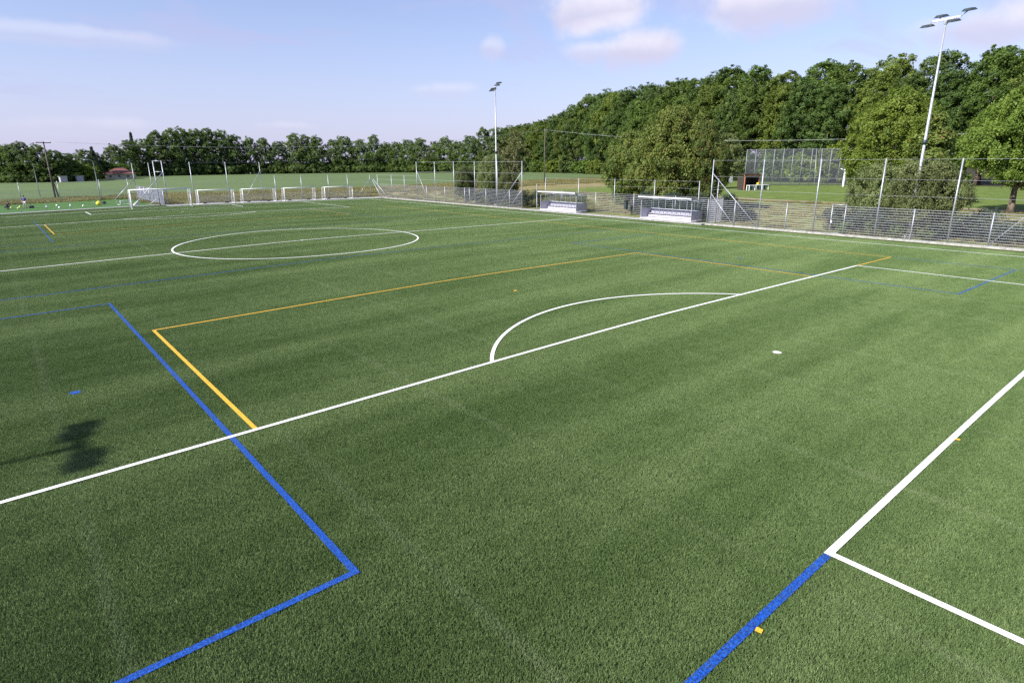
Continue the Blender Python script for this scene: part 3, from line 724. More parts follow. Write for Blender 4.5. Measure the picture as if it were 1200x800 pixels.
thicket('shade_foliage', 37.6, 41.5, 66.2, 81.0, 2.1, 'added dark foliage as shade behind the fence below the far lamp mast', 851, 560)
for i, (u, v, s) in enumerate(((37.6, 22.4, 1.0), (37.5, 20.3, .8), (37.7, 24.6, .7), (37.6, 18.2, .6), (37.3, 74.5, .9), (37.3, 70.2, .7))):
    r = np.random.default_rng(870+i); cl = [(r.normal()*.45*s, r.normal()*.5*s, r.random()*1.35*s, -.3, 0, .9, .2) for _ in range(46)]
    o = thing('weed_plant', ('pale green weeds growing through the fence by the gate', 'pale weeds at the fence below the large grey green bush', 'small pale weeds beside the gate post',
             'smallest pale weeds at the fence end by the spreading tree', 'pale weeds below the far lamp mast', 'small pale weeds at the end of the far dark shade foliage')[i], 'weeds', (u, v, ZF-.04))
    obj('foliage', leaves('weed_foliage', 'leaf_weed', cl, 12, .13, 880+i), o)
    for q in range(3): MB().tube([(q*.1-.1, 0, 0), (q*.14-.14, .05, .9*s)], [.012, .006], 5).build('stem', 'leaf_weed', o)

# rough dry grass on the verges
rough = blade_tile('rough_blades', 3.0, 1500, .10, .34, .02, .05, 1.2, 'straw', 21)
pts = []; rt = []
for u in np.arange(38.5, 74, 3.0):
    for v in np.arange(-8, 118, 3.0):
        if 38 < u < 41 and 36 < v < 66: continue
        pts.append((u+rnd.uniform(-1, 1), v+rnd.uniform(-1, 1), ZF-.06)); rt.append((0, 0, rnd.uniform(0, 6.28)))
scs = [rnd.uniform(.35, .75) for _ in pts]
for u in np.arange(2, 140, 3.0):
    for v in np.arange(109, 148, 3.0):
        if u < 38 or v > 118: pts.append((u+rnd.uniform(-1, 1), v+rnd.uniform(-1, 1), tz(u, v)-.06)); rt.append((0, 0, rnd.uniform(0, 6.28))); scs.append(rnd.uniform(.8, 1.5))
for u in np.arange(-60, 2, 3.0):
    for v in np.arange(131, 146, 3.0): pts.append((u, v, tz(u, v)-.06)); rt.append((0, 0, rnd.uniform(0, 6.28))); scs.append(rnd.uniform(.8, 1.4))
scatter('rough_grass', pts, rt, rough, 'dry rough grass on the verges outside the fences', scs)

# ------------------------------------------------------------------ fences
def rod(mb, a, b, r): mb.tube([a, b], r, 4)
def mesh_panel(L, H, z0=0.06, hr=0.0095, step=0.195, vr=0.0016, vstep=0.10):
    """welded wire panel along +Y, length L"""
    mb = MB(); n = int(round((H-z0)/step))
    for i in range(n+1):
        z = z0+(H-z0)*i/n; mb.box((0, L/2, z), (0.016, L, hr*2))
    k = int(L/vstep)
    for i in range(k+1):
        y = L*i/k; mb.box((0, y, (z0+H)/2), (vr*2, vr*2, H-z0))
    return mb.mesh('mesh_panel', 'wire_grey')
PANELS = {}
def panel(parent, a, b, H, **kw):
    """one panel from a to b (u,v), a child of its fence"""
    L = math.hypot(b[0]-a[0], b[1]-a[1]); key = (round(L, 1), H, tuple(kw.items()))
    if key not in PANELS: PANELS[key] = mesh_panel(round(L, 1), H, **kw)
    o = obj('mesh_panel', PANELS[key], parent, (a[0], a[1], 0.5*(tz(*a)+tz(*b))), math.atan2(b[1]-a[1], b[0]-a[0])-math.pi/2)
    o.scale = (1, L/round(L, 1), 1); return o
def post(parent, u, v, H, r=0.045, name='post', mat='galvanized'):
    mb = MB(); mb.tube([(0, 0, -.15), (0, 0, H)], r, 8); mb.tube([(0, 0, H), (0, 0, H+.03)], r*1.12, 8)
    return mb.build(name, mat, parent, True, (u, v, tz(u, v)))
def brace(parent, a, za, b, zb=0.05, r=0.04):
    mb = MB(); pa = Vector((a[0], a[1], tz(*a)+za)); pb = Vector((b[0], b[1], tz(*b)+zb))
    mb.tube([pa, pb], r, 8); return mb.build('brace', 'galvanized', parent, True)
def wire(parent, a, b, z, r=0.006):
    mb = MB(); mb.tube([(a[0], a[1], tz(*a)+z), (b[0], b[1], tz(*b)+z)], r, 4); return mb.build('tension_wire', 'wire_grey', parent)
FU = 36.4
# stretch with the gate, tall net posts
f1 = thing('wire_fence', 'grey wire fence with tall net posts and a gate, in front of the bushes', 'fence', (0, 0, 0), 0, 'wire fences round the pitch')
tall = [11.3, 16.4, 21.5, 26.5, 31.6, 36.8]; short = [13.9, 18.9, 29.0, 34.1]
for v in tall: post(f1, FU, v, 6.15, .055)
for v in short: post(f1, FU, v, 2.4)
bays = [-6.0, -3.5, -1.0, 1.4, 3.8, 6.3, 8.8, 11.3, 13.9, 16.4, 18.9, 21.5, 23.95]
for v in bays[:7]: post(f1, FU, v, 2.4)
for a, b in zip(bays[:-1], bays[1:]): panel(f1, (FU, a), (FU, b), 2.36)
for a, b in ((25.1, 26.5), (26.5, 29.0), (29.0, 31.6), (31.6, 34.1), (34.1, 36.8)): panel(f1, (FU, a), (FU, b), 2.36)
for a, b in zip(tall[:-1], tall[1:]):
    for z in (3.35, 4.6, 6.1): wire(f1, (FU, a), (FU, b), z)
brace(f1, (FU, 36.8), 4.9, (FU, 31.6)); brace(f1, (FU, 36.8), 2.95, (FU, 34.1))
brace(f1, (FU, 10.2), 4.6, (FU, 13.9), .05)
gate = MB()
for v in (23.98, 25.07): gate.tube([(FU, v, ZF), (FU, v, ZF+2.5)], .04, 8)
gate.tube([(FU, 23.98, ZF+2.45), (FU, 25.07, ZF+2.45)], .04, 8); gate.tube([(FU, 23.98, ZF+.08), (FU, 25.07, ZF+.08)], .03, 8)
g_ = gate.build('gate_frame', 'galvanized', f1, True)
gp = mesh_panel(1.0, 2.3); obj('gate_mesh', gp, g_, (FU, 24.03, ZF))
MB().box((FU-.06, 25.0, ZF+1.05), (.10, .12, .20), 0, .02).build('lock_box', 'white_paint', g_)
# stretch behind the dugouts, set back
f2 = thing('wire_fence', 'grey wire fence with medium posts running behind the two dugouts', 'fence', (0, 0, 0), 0, 'wire fences round the pitch')
F2 = 39.6
vs2 = [37.4, 40.3, 43.2, 46.1, 49.0, 52.0, 55.0, 58.0, 61.0, 64.2]
for i, v in enumerate(vs2): post(f2, F2, v, 4.0 if i in (1, 3, 5, 7, 9) else 2.35)
for a, b in zip(vs2[:-1], vs2[1:]): panel(f2, (F2, a), (F2, b), 2.3)
for i in (1, 3, 5, 7):
    for z in (3.2, 3.95): wire(f2, (F2, vs2[i]), (F2, vs2[i+2]), z, .006)
panel(f2, (FU+.05, 37.1), (F2, 37.4), 2.3, vstep=0.03); post(f2, FU+.1, 37.1, 2.4)
post(f2, 38.2, 37.2, 4.3)
for z in (2.9, 3.5, 4.1): wire(f2, (FU, 36.8), (38.2, 37.2), z, .02)
brace(f2, (F2-1.6, 64.2), 2.9, (F2-3.0, 62.6)); post(f2, F2-1.6, 64.2, 3.2)
# far stretch to the corner
f3 = thing('wire_fence', 'grey wire fence with tall posts from the further dugout to the far corner', 'fence', (0, 0, 0), 0, 'wire fences round the pitch')
t3 = [65.35, 70.65, 75.9, 81.2, 86.45, 91.9]; l3 = [96.05, 100.45, 105.6]
for v in t3: post(f3, FU, v, 6.15, .055)
for v in l3: post(f3, FU, v, 4.0)
for v in (68.0, 73.3, 78.5, 77.3, 83.8, 89.1): post(f3, FU, v, 2.4)
allv = [65.35, 68.0, 70.65, 73.3, 75.9, 78.5, 81.2, 83.8, 86.45, 89.1, 91.9, 96.05, 100.45, 105.6]
for a, b in zip(allv[:-1], allv[1:]): panel(f3, (FU, a), (FU, b), 2.36)
for a, b in zip(t3[:-1], t3[1:]):
    for z in (3.35, 4.6, 6.1): wire(f3, (FU, a), (FU, b), z, .012)
for a, b in zip([91.9]+l3[:-1], l3):
    for z in (3.2, 3.95): wire(f3, (FU, a), (FU, b), z, .012)
brace(f3, (FU, 65.35), 4.8, (FU, 70.4)); brace(f3, (FU, 65.35), 2.5, (FU, 68.0)); brace(f3, (FU, 91.9), 4.8, (FU, 88.6))
# far end fence behind the goals
f4 = thing('wire_fence', 'grey wire fence with posts along the far end behind the row of small goals', 'fence', (0, 0, 0), 0, 'wire fences round the pitch')
FV = 106.6
us = [5.7, 10.8, 16.0, 18.2, 22.6, 27.4, 31.0, 35.4]
for u in us: post(f4, u, FV, 6.1 if u < 17 else 4.0, .055)
for a, b in zip(us[:-1], us[1:]): panel(f4, (a, FV), (b, FV), 1.15, vstep=.06)
for a, b in zip(us[:-1], us[1:]):
    for z in ((3.0, 6.05) if b < 17 else (2.4, 3.95)): wire(f4, (a, FV), (b, FV), z, .012)
brace(f4, (16.0, FV), 4.8, (12.9, FV)); brace(f4, (35.4, FV), 3.2, (32.6, FV)); brace(f4, (35.5, 105.6), 3.2, (36.2, 101.6), r=.06)
brace(f4, (35.4, 105.6), 3.0, (35.4, 102.6), r=.06)
# net frame beside the main goal
nf_ = thing('net_frame', 'tall steel net frame with rungs and a long brace behind the main goal', 'frame')
post(nf_, .8, 106.2, 6.3, .07); post(nf_, 1.75, 105.4, 6.3, .07)
for z in (6.25, 4.75, 2.1):
    mb = MB(); mb.tube([(.8, 106.2, tz(.8, 106)+z), (1.75, 105.4, tz(1.75, 105)+z)], .05, 8); mb.build('rung', 'galvanized', nf_, True)
brace(nf_, (1.75, 105.4), 4.7, (-2.6, 106.0), r=.06)
brace(nf_, (1.75, 105.4), 2.0, (-.9, 105.2), r=.05)
# dense mesh side fence of the small green court
f5 = thing('court_fence', 'dense pale mesh fence along the side of the bright green court', 'fence')
cvs = [104.5, 108.0, 111.5, 115.0, 118.5, 122.0, 125.5]
for i, v in enumerate(cvs): post(f5, 1.1, v, 6.0 if i in (2, 6) else 2.3, .05)
for a, b in zip(cvs[:-1], cvs[1:]): panel(f5, (1.1, a), (1.1, b), 2.25, vstep=.045, vr=.006)
brace(f5, (1.1, 125.5), 3.4, (-2.4, 125.2), r=.06)
f6 = thing('court_barrier', 'low grey mesh barrier along the front of the bright green court', 'fence')
bu = list(np.arange(-32, 1, 2.75))
for u in bu: post(f6, u, 107.0, .95, .025)
for a, b in zip(bu[:-1], bu[1:]): panel(f6, (a, 107.0), (b, 107.0), .9, vstep=.09, step=.2, hr=.008)
f7 = thing('wire_fence', 'thin wire field fence behind the bright green court', 'fence', (0, 0, 0), 0, 'wire fences round the pitch')
bu = [-31, -25.5, -20, -14.5, -9.4, -3.6, 0.6]
for u in bu: post(f7, u, 129.4, 3.4 if u > -20 else 5.0, .045)
for a, b in zip(bu[:-1], bu[1:]):
    panel(f7, (a, 129.4), (b, 129.4), 1.9, vstep=.1)
    wire(f7, (a, 129.4), (b, 129.4), 3.2, .012)

# tall ball-stop net at the court beyond the lawn
bn = thing('ball_stop_net', 'tall grey ball-stop net on steel posts beyond the lawn', 'net fence')
A = Vector((119.4, 80.6)); B = Vector((137.2, 56.2)); n = 15
for i in range(n+1):
    q = A.lerp(B, i/n); post(bn, q.x, q.y, 8.1, .06, mat='net_post_grey')
q = A.lerp(B, 7.4/n); brace(bn, (q.x, q.y), 8.0, (q.x-1.6, q.y-1.2), r=.06)
NETSEG = MB(); L = (B-A).length/n
for i in range(int(8.0/.10)+1): NETSEG.box((0, L/2, .05+i*.10), (.012, L, .020))
for i in range(int(L/.10)+1): NETSEG.box((0, i*.10, 4.05), (.016, .018, 8.0))
ns_me = NETSEG.mesh('net', 'court_net')
for i in range(n):
    q = A.lerp(B, i/n); obj('net', ns_me, bn, (q.x, q.y, ZF), math.atan2(B.y-A.y, B.x-A.x)-math.pi/2)
for z in (5.4, 8.0):
    mb = MB(); mb.tube([(A.x, A.y, ZF+z), (B.x, B.y, ZF+z)], .02, 4); mb.build('net_cable', 'wire_grey', bn)

# ------------------------------------------------------------------ goals
def net_grid(mb, o, ax, ay, step, r):
    """square netting over the quad o, o+ax, o+ax+ay, o+ay"""
    o = Vector(o); ax = Vector(ax); ay = Vector(ay); na = max(1, int(ax.length/step)); nb = max(1, int(ay.length/step))
    for i in range(na+1): mb.tube([o+ax*(i/na), o+ax*(i/na)+ay], r, 3, False)
    for i in range(nb+1): mb.tube([o+ay*(i/nb), o+ay*(i/nb)+ax], r, 3, False)
def make_goal(name, label, Wd, Hh, dt, db, r, loc, rz, mat='white_paint', group=None, low_frame=True):
    """goal mouth along X facing -Y; dt/db depth at top/bottom"""
    g = thing(name, label, 'goal', loc, rz, group); h = Wd/2
    for s in (-1, 1):
        MB().tube([(s*h, 0, 0), (s*h, 0, Hh)], r, 10).build('goal_post', mat, g, True)
    MB().tube([(-h-r, 0, Hh), (h+r, 0, Hh)], r, 10).build('crossbar', mat, g, True)
    for s in (-1, 1):
        mb = MB(); mb.tube([(s*h, 0, Hh), (s*h, dt, Hh-.04), (s*h, db, .05)], r*.55, 8)
        if low_frame: mb.tube([(s*h, 0, .06), (s*h, db, .05)], r*.6, 8)
        mb.build('side_frame', mat, g, True)
    if low_frame: MB().tube([(-h, db, .05), (h, db, .05)], r*.6, 8).build('ground_bar', mat, g, True)
    mb = MB(); nr = .003
    net_grid(mb, (-h, dt, Hh-.04), (Wd, 0, 0), (0, db-dt, -Hh+.08), .14, nr)
    net_grid(mb, (-h, 0, Hh), (Wd, 0, 0), (0, dt, -.04), .14, nr)
    for s in (-1, 1):
        net_grid(mb, (s*h, .02, .05), (0, (dt+db)/2, 0), (0, 0, Hh-.1), .14, nr)
    o = mb.build('goal_net', 'net_white', g); o['kind'] = 'stuff'
    if low_frame:
        for s in (-.62, .62): MB().tube([(s*h, db+.02, .10), (s*h+.5, db+.02, .10)], .10, 8).build('ballast', 'rubber_black', g, True)
    return g
make_goal('football_goal', 'full-size white football goal on the far goal line with its net', 7.44, 2.5, 1.1, 1.9, .08, (0, 100.0, 0.0), 0, low_frame=False)
goals_txt = ('small white goal parked next to the full-size goal', 'second small white goal from the full-size goal', 'third small white goal from the full-size goal', 'small white goal parked last in the row by the corner')
g0 = None
for i, (u, v, rz) in enumerate(((8.05, 103.4, .02), (14.5, 103.6, .0), (21.0, 103.5, -.03), (27.9, 103.7, .02))):
    if g0 is None: g0 = make_goal('small_goal', goals_txt[0], 5.1, 2.1, 1.0, 1.5, .055, (u, v, tz(u, v)+.0), rz, group='small goals parked along the far end'); continue
    o = copy_tree(g0); o.location = (u, v, tz(u, v)); o.rotation_euler = (0, 0, rz); o['label'] = goals_txt[i]
# a pair of low mini goals lying on the green court
for i, (u, v) in enumerate(((-2.6, 112.5), (-1.4, 109.6))):
    g = thing('mini_goal', ('low white mini goal on the bright green court behind the big goal', 'low white mini goal nearest the mesh side fence of the green court')[i], 'goal', (u, v, tz(u, v)), .5+i, 'mini goals on the green court')
    MB().tube([(-.9, 0, 0), (-.9, 0, .55), (.9, 0, .55), (.9, 0, 0)], .04, 8).build('mouth_frame', 'white_paint', g, True)
    MB().tube([(-.9, 0, .03), (-.9, .7, .03), (.9, .7, .03), (.9, 0, .03)], .03, 8).build('ground_bar', 'white_paint', g, True)
    mb = MB(); net_grid(mb, (-.9, 0, .55), (1.8, 0, 0), (0, .7, -.52), .12, .006); mb.build('goal_net', 'net_white', g)['kind'] = 'stuff'

# ------------------------------------------------------------------ dugouts: shelter open to the pitch (-X), length along Y
def make_dugout(loc, label, L=6.5):
    d = thing('dugout', label, 'dugout', loc, 0, 'team dugouts')
    D = 1.9; h = L/2
    MB().box((D/2, 0, .06), (D+.1, L+.1, .09), 0, .02).build('plinth', 'panel_white', d)
    for y in (-h+.05, h-.05):
        MB().box((.05, y, 1.2), (.07, .07, 2.2)).build('front_post', 'galvanized', d)
    nb = 8
    for i in range(nb):
        y = -h+.05+(L-.1)*i/(nb-1); MB().box((D, y, 1.05), (.06, .06, 1.9)).build('rear_post', 'galvanized', d)
    MB().box((D-.02, 0, .55), (.05, L-.12, .85)).build('rear_panel', 'panel_white', d)
    MB().box((D-.09, 0, 1.005), (.22, L-.05, .05), 0, .01).build('backrest_rail', 'panel_white', d)
    MB().box((D+.0, 0, 1.5), (.02, L-.14, .85)).build('rear_glazing', 'clear_sheet', d)
    # roof: a sloping sheet, high at the front
    mb = MB(); y = h+.1
    mb.add([(-.35, -y, 2.33), (D+.12, -y, 1.98), (D+.12, y, 1.98), (-.35, y, 2.33), (-.35, -y, 2.36), (D+.12, -y, 2.01), (D+.12, y, 2.01), (-.35, y, 2.36)],
           [(0, 3, 2, 1), (4, 5, 6, 7), (0, 1, 5, 4), (1, 2, 6, 5), (2, 3, 7, 6), (3, 0, 4, 7)])
    mb.build('roof_sheet', 'clear_sheet', d)
    MB().box((-.38, 0, 2.34), (.06, L+.24, .13), 0, .01).build('fascia', 'panel_white', d)
    MB().box((D+.14, 0, 1.98), (.06, L+.22, .10)).build('rear_gutter', 'galvanized', d)
    for i in range(5):
        yy = -h+.06+(L-.12)*i/4; mb = MB(); mb.tube([(-.33, yy, 2.31), (D+.1, yy, 1.96)], .03, 6); mb.build('rafter', 'galvanized', d)
    for s in (-1, 1):
        MB().box((D/2+.05, s*(h-.04), .58), (D-.15, .04, .88)).build('side_panel', 'panel_grey', d)
        MB().box((D/2+.05, s*(h-.04), 1.5), (D-.15, .016, .9)).build('side_glazing', 'clear_sheet', d)
        MB().box((D/2+.05, s*(h-.04), 1.04), (D-.1, .06, .05)).build('side_rail', 'galvanized', d)
    for i in range(11):
        yy = -h+.45+(L-.9)*i/10
        se = MB(); se.box((D-.50, yy, .50), (.42, .52, .06), 0, .03); se.build('seat', 'seat_grey', d)
        MB().box((D-.27, yy, .72), (.05, .52, .38), 0, .02).build('seat_back', 'seat_grey', d)
    MB().box((D-.5, 0, .42), (.10, L-.4, .08)).build('bench_beam', 'galvanized', d)
    MB().box((D-.72, 0, .26), (.04, L-.3, .20)).build('bench_front', 'panel_grey', d)
    return d
d1 = make_dugout((36.2, 42.0, ZF+.05), 'white framed team dugout with clear roof in front of the olive trees')
d2 = copy_tree(d1); d2.location = (36.5, 58.6, ZF+.05); d2['label'] = 'white framed team dugout with clear roof, the further one by the open field'
# bin beside the nearer dugout
b = thing('waste_bin', 'dark green slim bin on a post between the two dugouts', 'bin', (38.6, 49.3, ZF+.05))
MB().tube([(0, 0, 0), (0, 0, 1.0)], .03, 8).build('bin_post', 'hut_beam', b, True)
MB().box((0, .02, 1.05), (.40, .36, .85), 0, .06).build('bin_body', 'dark_housing', b)
MB().box((0, .02, 1.5), (.44, .40, .05), 0, .06).build('lid', 'rubber_black', b)

# ------------------------------------------------------------------ floodlight masts
def make_mast(loc, label, H=16.0, face=-1):
    d = thing('floodlight_mast', label, 'floodlight', loc, 0, 'floodlight masts')
    MB().box((0, 0, .1), (.7, .7, .3), 0, .05).build('footing', 'concrete', d)
    mb = MB(); mb.tube([(0, 0, .1), (0, 0, H*.33), (0, 0, H*.33+.02), (0, 0, H*.66), (0, 0, H*.66+.02), (0, 0, H)], [.135, .12, .11, .095, .085, .065], 12); mb.build('pole', 'mast_steel', d, True)
    mb = MB(); mb.tube([(0, 0, H*.45), (0, 0, H*.45+.35)], .17, 12); mb.build('sleeve', 'dark_housing', d, True)
    MB().box((0, 0, H+.02), (.14, 2.0, .13), 0, .02).build('crossarm', 'panel_white', d)
    MB().box((0, 0, H-.18), (.24, .24, .26), 0, .03).build('head_bracket', 'galvanized', d)
    for y, ox, oz in ((1.12, -.34, -.34), (-.74, -.34, -.30), (.62, .36, .30), (-1.30, .36, .38)):
        lm = MB()
        mb_ = [(-.42, -.34, -.05), (.42, -.34, -.05), (.42, .34, -.05), (-.42, .34, -.05), (-.30, -.20, .11), (.30, -.20, .11), (.30, .20, .11), (-.30, .20, .11)]
        lm.add(mb_, [(0, 3, 2, 1), (4, 5, 6, 7), (0, 1, 5, 4), (1, 2, 6, 5), (2, 3, 7, 6), (3, 0, 4, 7)])
        o = lm.build('lamp', 'dark_housing', d, False, (ox, y, H+.04+oz)); o.rotation_euler = (0, face*.14, 0)
        MB().box((0, 0, -.058), (.70, .54, .012)).build('lamp_glass', 'shop_glass', o)
        mb = MB(); ya = max(-.98, min(.98, y)); mb.tube([(0, ya, H+.03), (ox*.7, (ya+y)/2, H+.04+oz*.6), (ox, y, H+.04+oz)], .035, 6); mb.build('lamp_arm', 'galvanized', d, True)
    return d
m1 = make_mast((38.5, 19.7, ZF), 'tall pale floodlight mast with four lamps rising from the large bush')
m1.rotation_euler = (0, 0, math.radians(-15))
m2 = copy_tree(m1); m2.location = (38.5, 73.4, ZF); m2.rotation_euler = (0, 0, math.radians(-32)); m2['label'] = 'distant floodlight mast behind the fence beyond the further dugout, against the sky'
m3 = copy_tree(m1); m3.location = (-38.6, 20.5, ZF); m3.rotation_euler = (0, 0, math.pi); m3['label'] = 'floodlight mast outside the near touchline, seen only by its shadow on the pitch'

# ------------------------------------------------------------------ utility poles and wires
def upole(loc, H, label, arm=True, name='utility_pole', r=.16, rz=0.0):
    d = thing(name, label, 'utility pole', loc, rz, 'utility poles')
    MB().tube([(0, 0, -.2), (0, 0, H*.5), (0, 0, H)], [r, r*.85, r*.65], 9).build('pole', 'weathered_wood', d, True)
    if arm:
        MB().box((0, -.12, H-.25), (2.2, .12, .14)).build('crossarm', 'weathered_wood', d)
        for x in (-1.0, 0, 1.0): MB().tube([(x, -.12, H-.2), (x, -.12, H+.02)], .05, 7).build('insulator', 'panel_white', d, True)
    else:
        for z in (.15, .5): MB().tube([(0, -.2, H-z), (0, .2, H-z)], .05, 7).build('insulator', 'panel_grey', d, True)
    return d
upole((-9.2, 142.2, tz(-9.2, 142)), 10.0, 'weathered wooden utility pole with a crossarm behind the bright green court')
s_ = upole((-8.6, 143.4, tz(-8.6, 143)), 5.6, 'short leaning strut pole propping the wooden utility pole', False, r=.13)
s_.rotation_euler = (math.radians(6), math.radians(-7), 0)
upole((100.0, 129.2, ZF), 14.2, 'dark wooden utility pole standing in the dry grass before the wood', False)
upole((152.0, 141.5, ZF), 7.5, 'short dark pole at the edge of the wood by the blossoming shrub', False)
upole((100.0, 0.0, ZF), 11.4, 'utility pole beyond the spreading tree where the wires run on', False)
def cable(a, b, sag, label, r=.017):
    mb = MB(); a = Vector(a); b = Vector(b); n = 28
    mb.tube([a.lerp(b, i/n)+Vector((0, 0, -4*sag*(i/n)*(1-i/n))) for i in range(n+1)], r, 5)
    tag(mb.build('overhead_wire', 'wire_grey', None, True), label, 'wire', 'overhead wires')
cable((-9.2, 142.2, 9.85), (100, 129.2, 13.6), 2.5, 'overhead wire crossing in front of the far field trees', .02)
cable((100, 129.2, 13.6), (100, 0, 11.0), 3.3, 'overhead wire crossing in front of the tall wood', .02)

# ------------------------------------------------------------------ street lamps by the green court and far road
def lamp_post(loc, H, label, rz=0.0, armlen=1.1):
    d = thing('street_lamp', label, 'street lamp', loc, rz, 'slim street lamps')
    MB().tube([(0, 0, -.1), (0, 0, H*.5), (0, 0, H-.3), (-.25*armlen, 0, H), (-armlen, 0, H+.1)], [.07, .06, .05, .04, .035], 8).build('pole', 'galvanized', d, True)
    MB().box((-armlen-.25, 0, H+.09), (.6, .26, .12), 0, .06).build('lamp_head', 'panel_white', d)
    return d
l1 = lamp_post((-5.4, 115.6, tz(-5.4, 115)), 6.5, 'pale lamp post with a bent arm on the bright green court', .75)
l2 = copy_tree(l1); l2.location = (-10.6, 158, ZF); l2['label'] = 'slim lamp post behind the wooden utility pole at the field edge'; l2.scale = (1, 1, 1.05)
l3 = copy_tree(l1); l3.location = (-17.0, 154.0, ZF); l3['label'] = 'slim lamp post nearest the edge of the photo, against dark trees'
l4 = copy_tree(l1); l4.location = (-22.0, 170.0, ZF); l4['label'] = 'slim lamp post behind the crouching person, against dark trees'

# ------------------------------------------------------------------ house with red roof, far behind the field
hs = thing('house', 'low house with a red hipped roof half hidden by the far trees', 'house', (26.5, 318.0, ZF), -.25); hs.scale = (1, 1, .8)
MB().box((0, 0, 1.3), (10.0, 8.0, 2.8)).build('wall', 'render_cream', hs)
rf = MB(); rf.add([(-5.8, -4.8, 2.7), (5.8, -4.8, 2.7), (5.8, 4.8, 2.7), (-5.8, 4.8, 2.7), (-1.6, 0, 5.6), (1.6, 0, 5.6)], [(0, 1, 5, 4), (1, 2, 5), (2, 3, 4, 5), (3, 0, 4), (3, 2, 1, 0)])
r_o = rf.build('roof', 'roof_red', hs); MB().box((1.2, .8, 5.4), (.7, .7, 1.5)).build('chimney', 'roof_red', r_o)
for x in (-3.2, 0, 3.2):
    wn = MB().box((x, -4.03, 1.4), (1.3, .1, 1.2)).build('window', 'white_paint', hs); MB().box((x, -4.09, 1.4), (1.06, .02, .96)).build('pane', 'shop_glass', wn)
# little white sheds against the trees
for i, (u, v) in enumerate(((3.6, 292.0), (9.0, 296.0))):
    sh = thing('shed', ('small pale shed against the dark field trees', 'second small pale shed nearer the red roofed house')[i], 'shed', (u, v-6, ZF), .2, 'pale sheds by the trees')
    MB().box((0, 0, .9), (2.2, 1.8, 1.9)).build('wall', 'panel_grey', sh); MB().box((0, 0, 1.95), (2.6, 2.2, .16)).build('roof', 'panel_grey', sh)
    MB().box((.2, -.92, .8), (.8, .04, 1.6)).build('door', 'panel_grey', sh)

# ------------------------------------------------------------------ shelter, tables and sign by the lawn
AX = math.atan2(67.4-68.8, 103.3-97.6)
hut = thing('shelter', 'dark open-fronted wooden shelter with a russet roof beam by the lawn', 'shelter', (101.2, 69.4, ZF), AX)
MB().box((0, .9, 1.3), (4.0, .08, 2.5)).build('rear_wall', 'hut_wood', hut)
for x in (-1.96, 1.96):
    MB().box((x, 0, 1.3), (.09, 1.75, 2.5)).build('side_wall', 'hut_wood', hut)
    MB().box((x, -.95, 1.4), (.16, .16, 2.8)).build('front_post', 'hut_beam', hut)
MB().box((0, -.97, 2.85), (4.5, .2, .24)).build('roof_beam', 'hut_beam', hut)
MB().box((0, .05, 3.02), (4.6, 2.5, .10)).build('roof', 'hut_wood', hut)
MB().box((0, .55, .75), (3.6, .5, .06)).build('inner_counter', 'hut_beam', hut)
def table(u, v, label, Lx=1.7):
    d = thing('garden_table', label, 'table', (u, v, ZF), AX, 'white tables before the shelter')
    MB().box((0, 0, .95), (Lx, .8, .07), 0, .02).build('tabletop', 'white_paint', d)
    for x in (-Lx/2+.07, Lx/2-.07):
        for y in (-.33, .33): MB().box((x, y, .46), (.10, .10, .92)).build('leg', 'white_paint', d)
    MB().box((0, .3, .5), (Lx-.2, .03, .75)).build('apron', 'teal_panel', d)
    return d
t1 = table(98.9, 67.4, 'white table with dark apron at the near end of the shelter')
for (u, v, tx) in ((100.75, 66.95, 'white table with dark apron in the middle before the shelter'), (102.5, 66.5, 'white table with dark apron at the net end of the shelter')):
    o = copy_tree(t1); o.location = (u, v, ZF); o['label'] = tx
mb = MB(); mb.sphere((0, 0, .22), .22, 12, 8)
tag(mb.build('ball', 'yellow_plastic', None, True, (101.2, 67.3, ZF+.99)), 'yellow ball lying on the middle white table', 'ball')
sg = thing('sign_board', 'blank white sign board on a post beside the shelter', 'sign', (98.2, 71.6, ZF), AX)
MB().tube([(0, 0, 0), (0, 0, 1.5)], .05, 8).build('sign_post', 'weathered_wood', sg, True)
MB().box((0, -.06, 2.0), (.95, .05, 1.15)).build('board', 'white_paint', sg)
MB().box((.08, -.09, 2.08), (.25, .015, .3)).build('sign_print', 'panel_grey', sg)
# white post with slanting arm on the court
cp = thing('court_post', 'thick white post with a slanting arm at the edge of the lawn', 'post', (126.5, 61.0, ZF), AX)
MB().box((0, 0, 1.8), (.34, .34, 3.7), 0, .05).build('post_body', 'white_paint', cp)
mb = MB(); mb.tube([(0, 0, 3.3), (-1.5, 0, 3.75)], .09, 8); mb.build('slanting_arm', 'white_paint', cp, True)
hp = thing('hoop_post', 'grey post with a small board in front of the ball-stop net', 'post', (117.0, 62.0, ZF), AX)
MB().tube([(0, 0, 0), (0, 0, 3.4)], .07, 8).build('post_body', 'galvanized', hp, True)
MB().box((0, -.1, 3.0), (1.4, .06, .9)).build('board', 'court_net', hp)

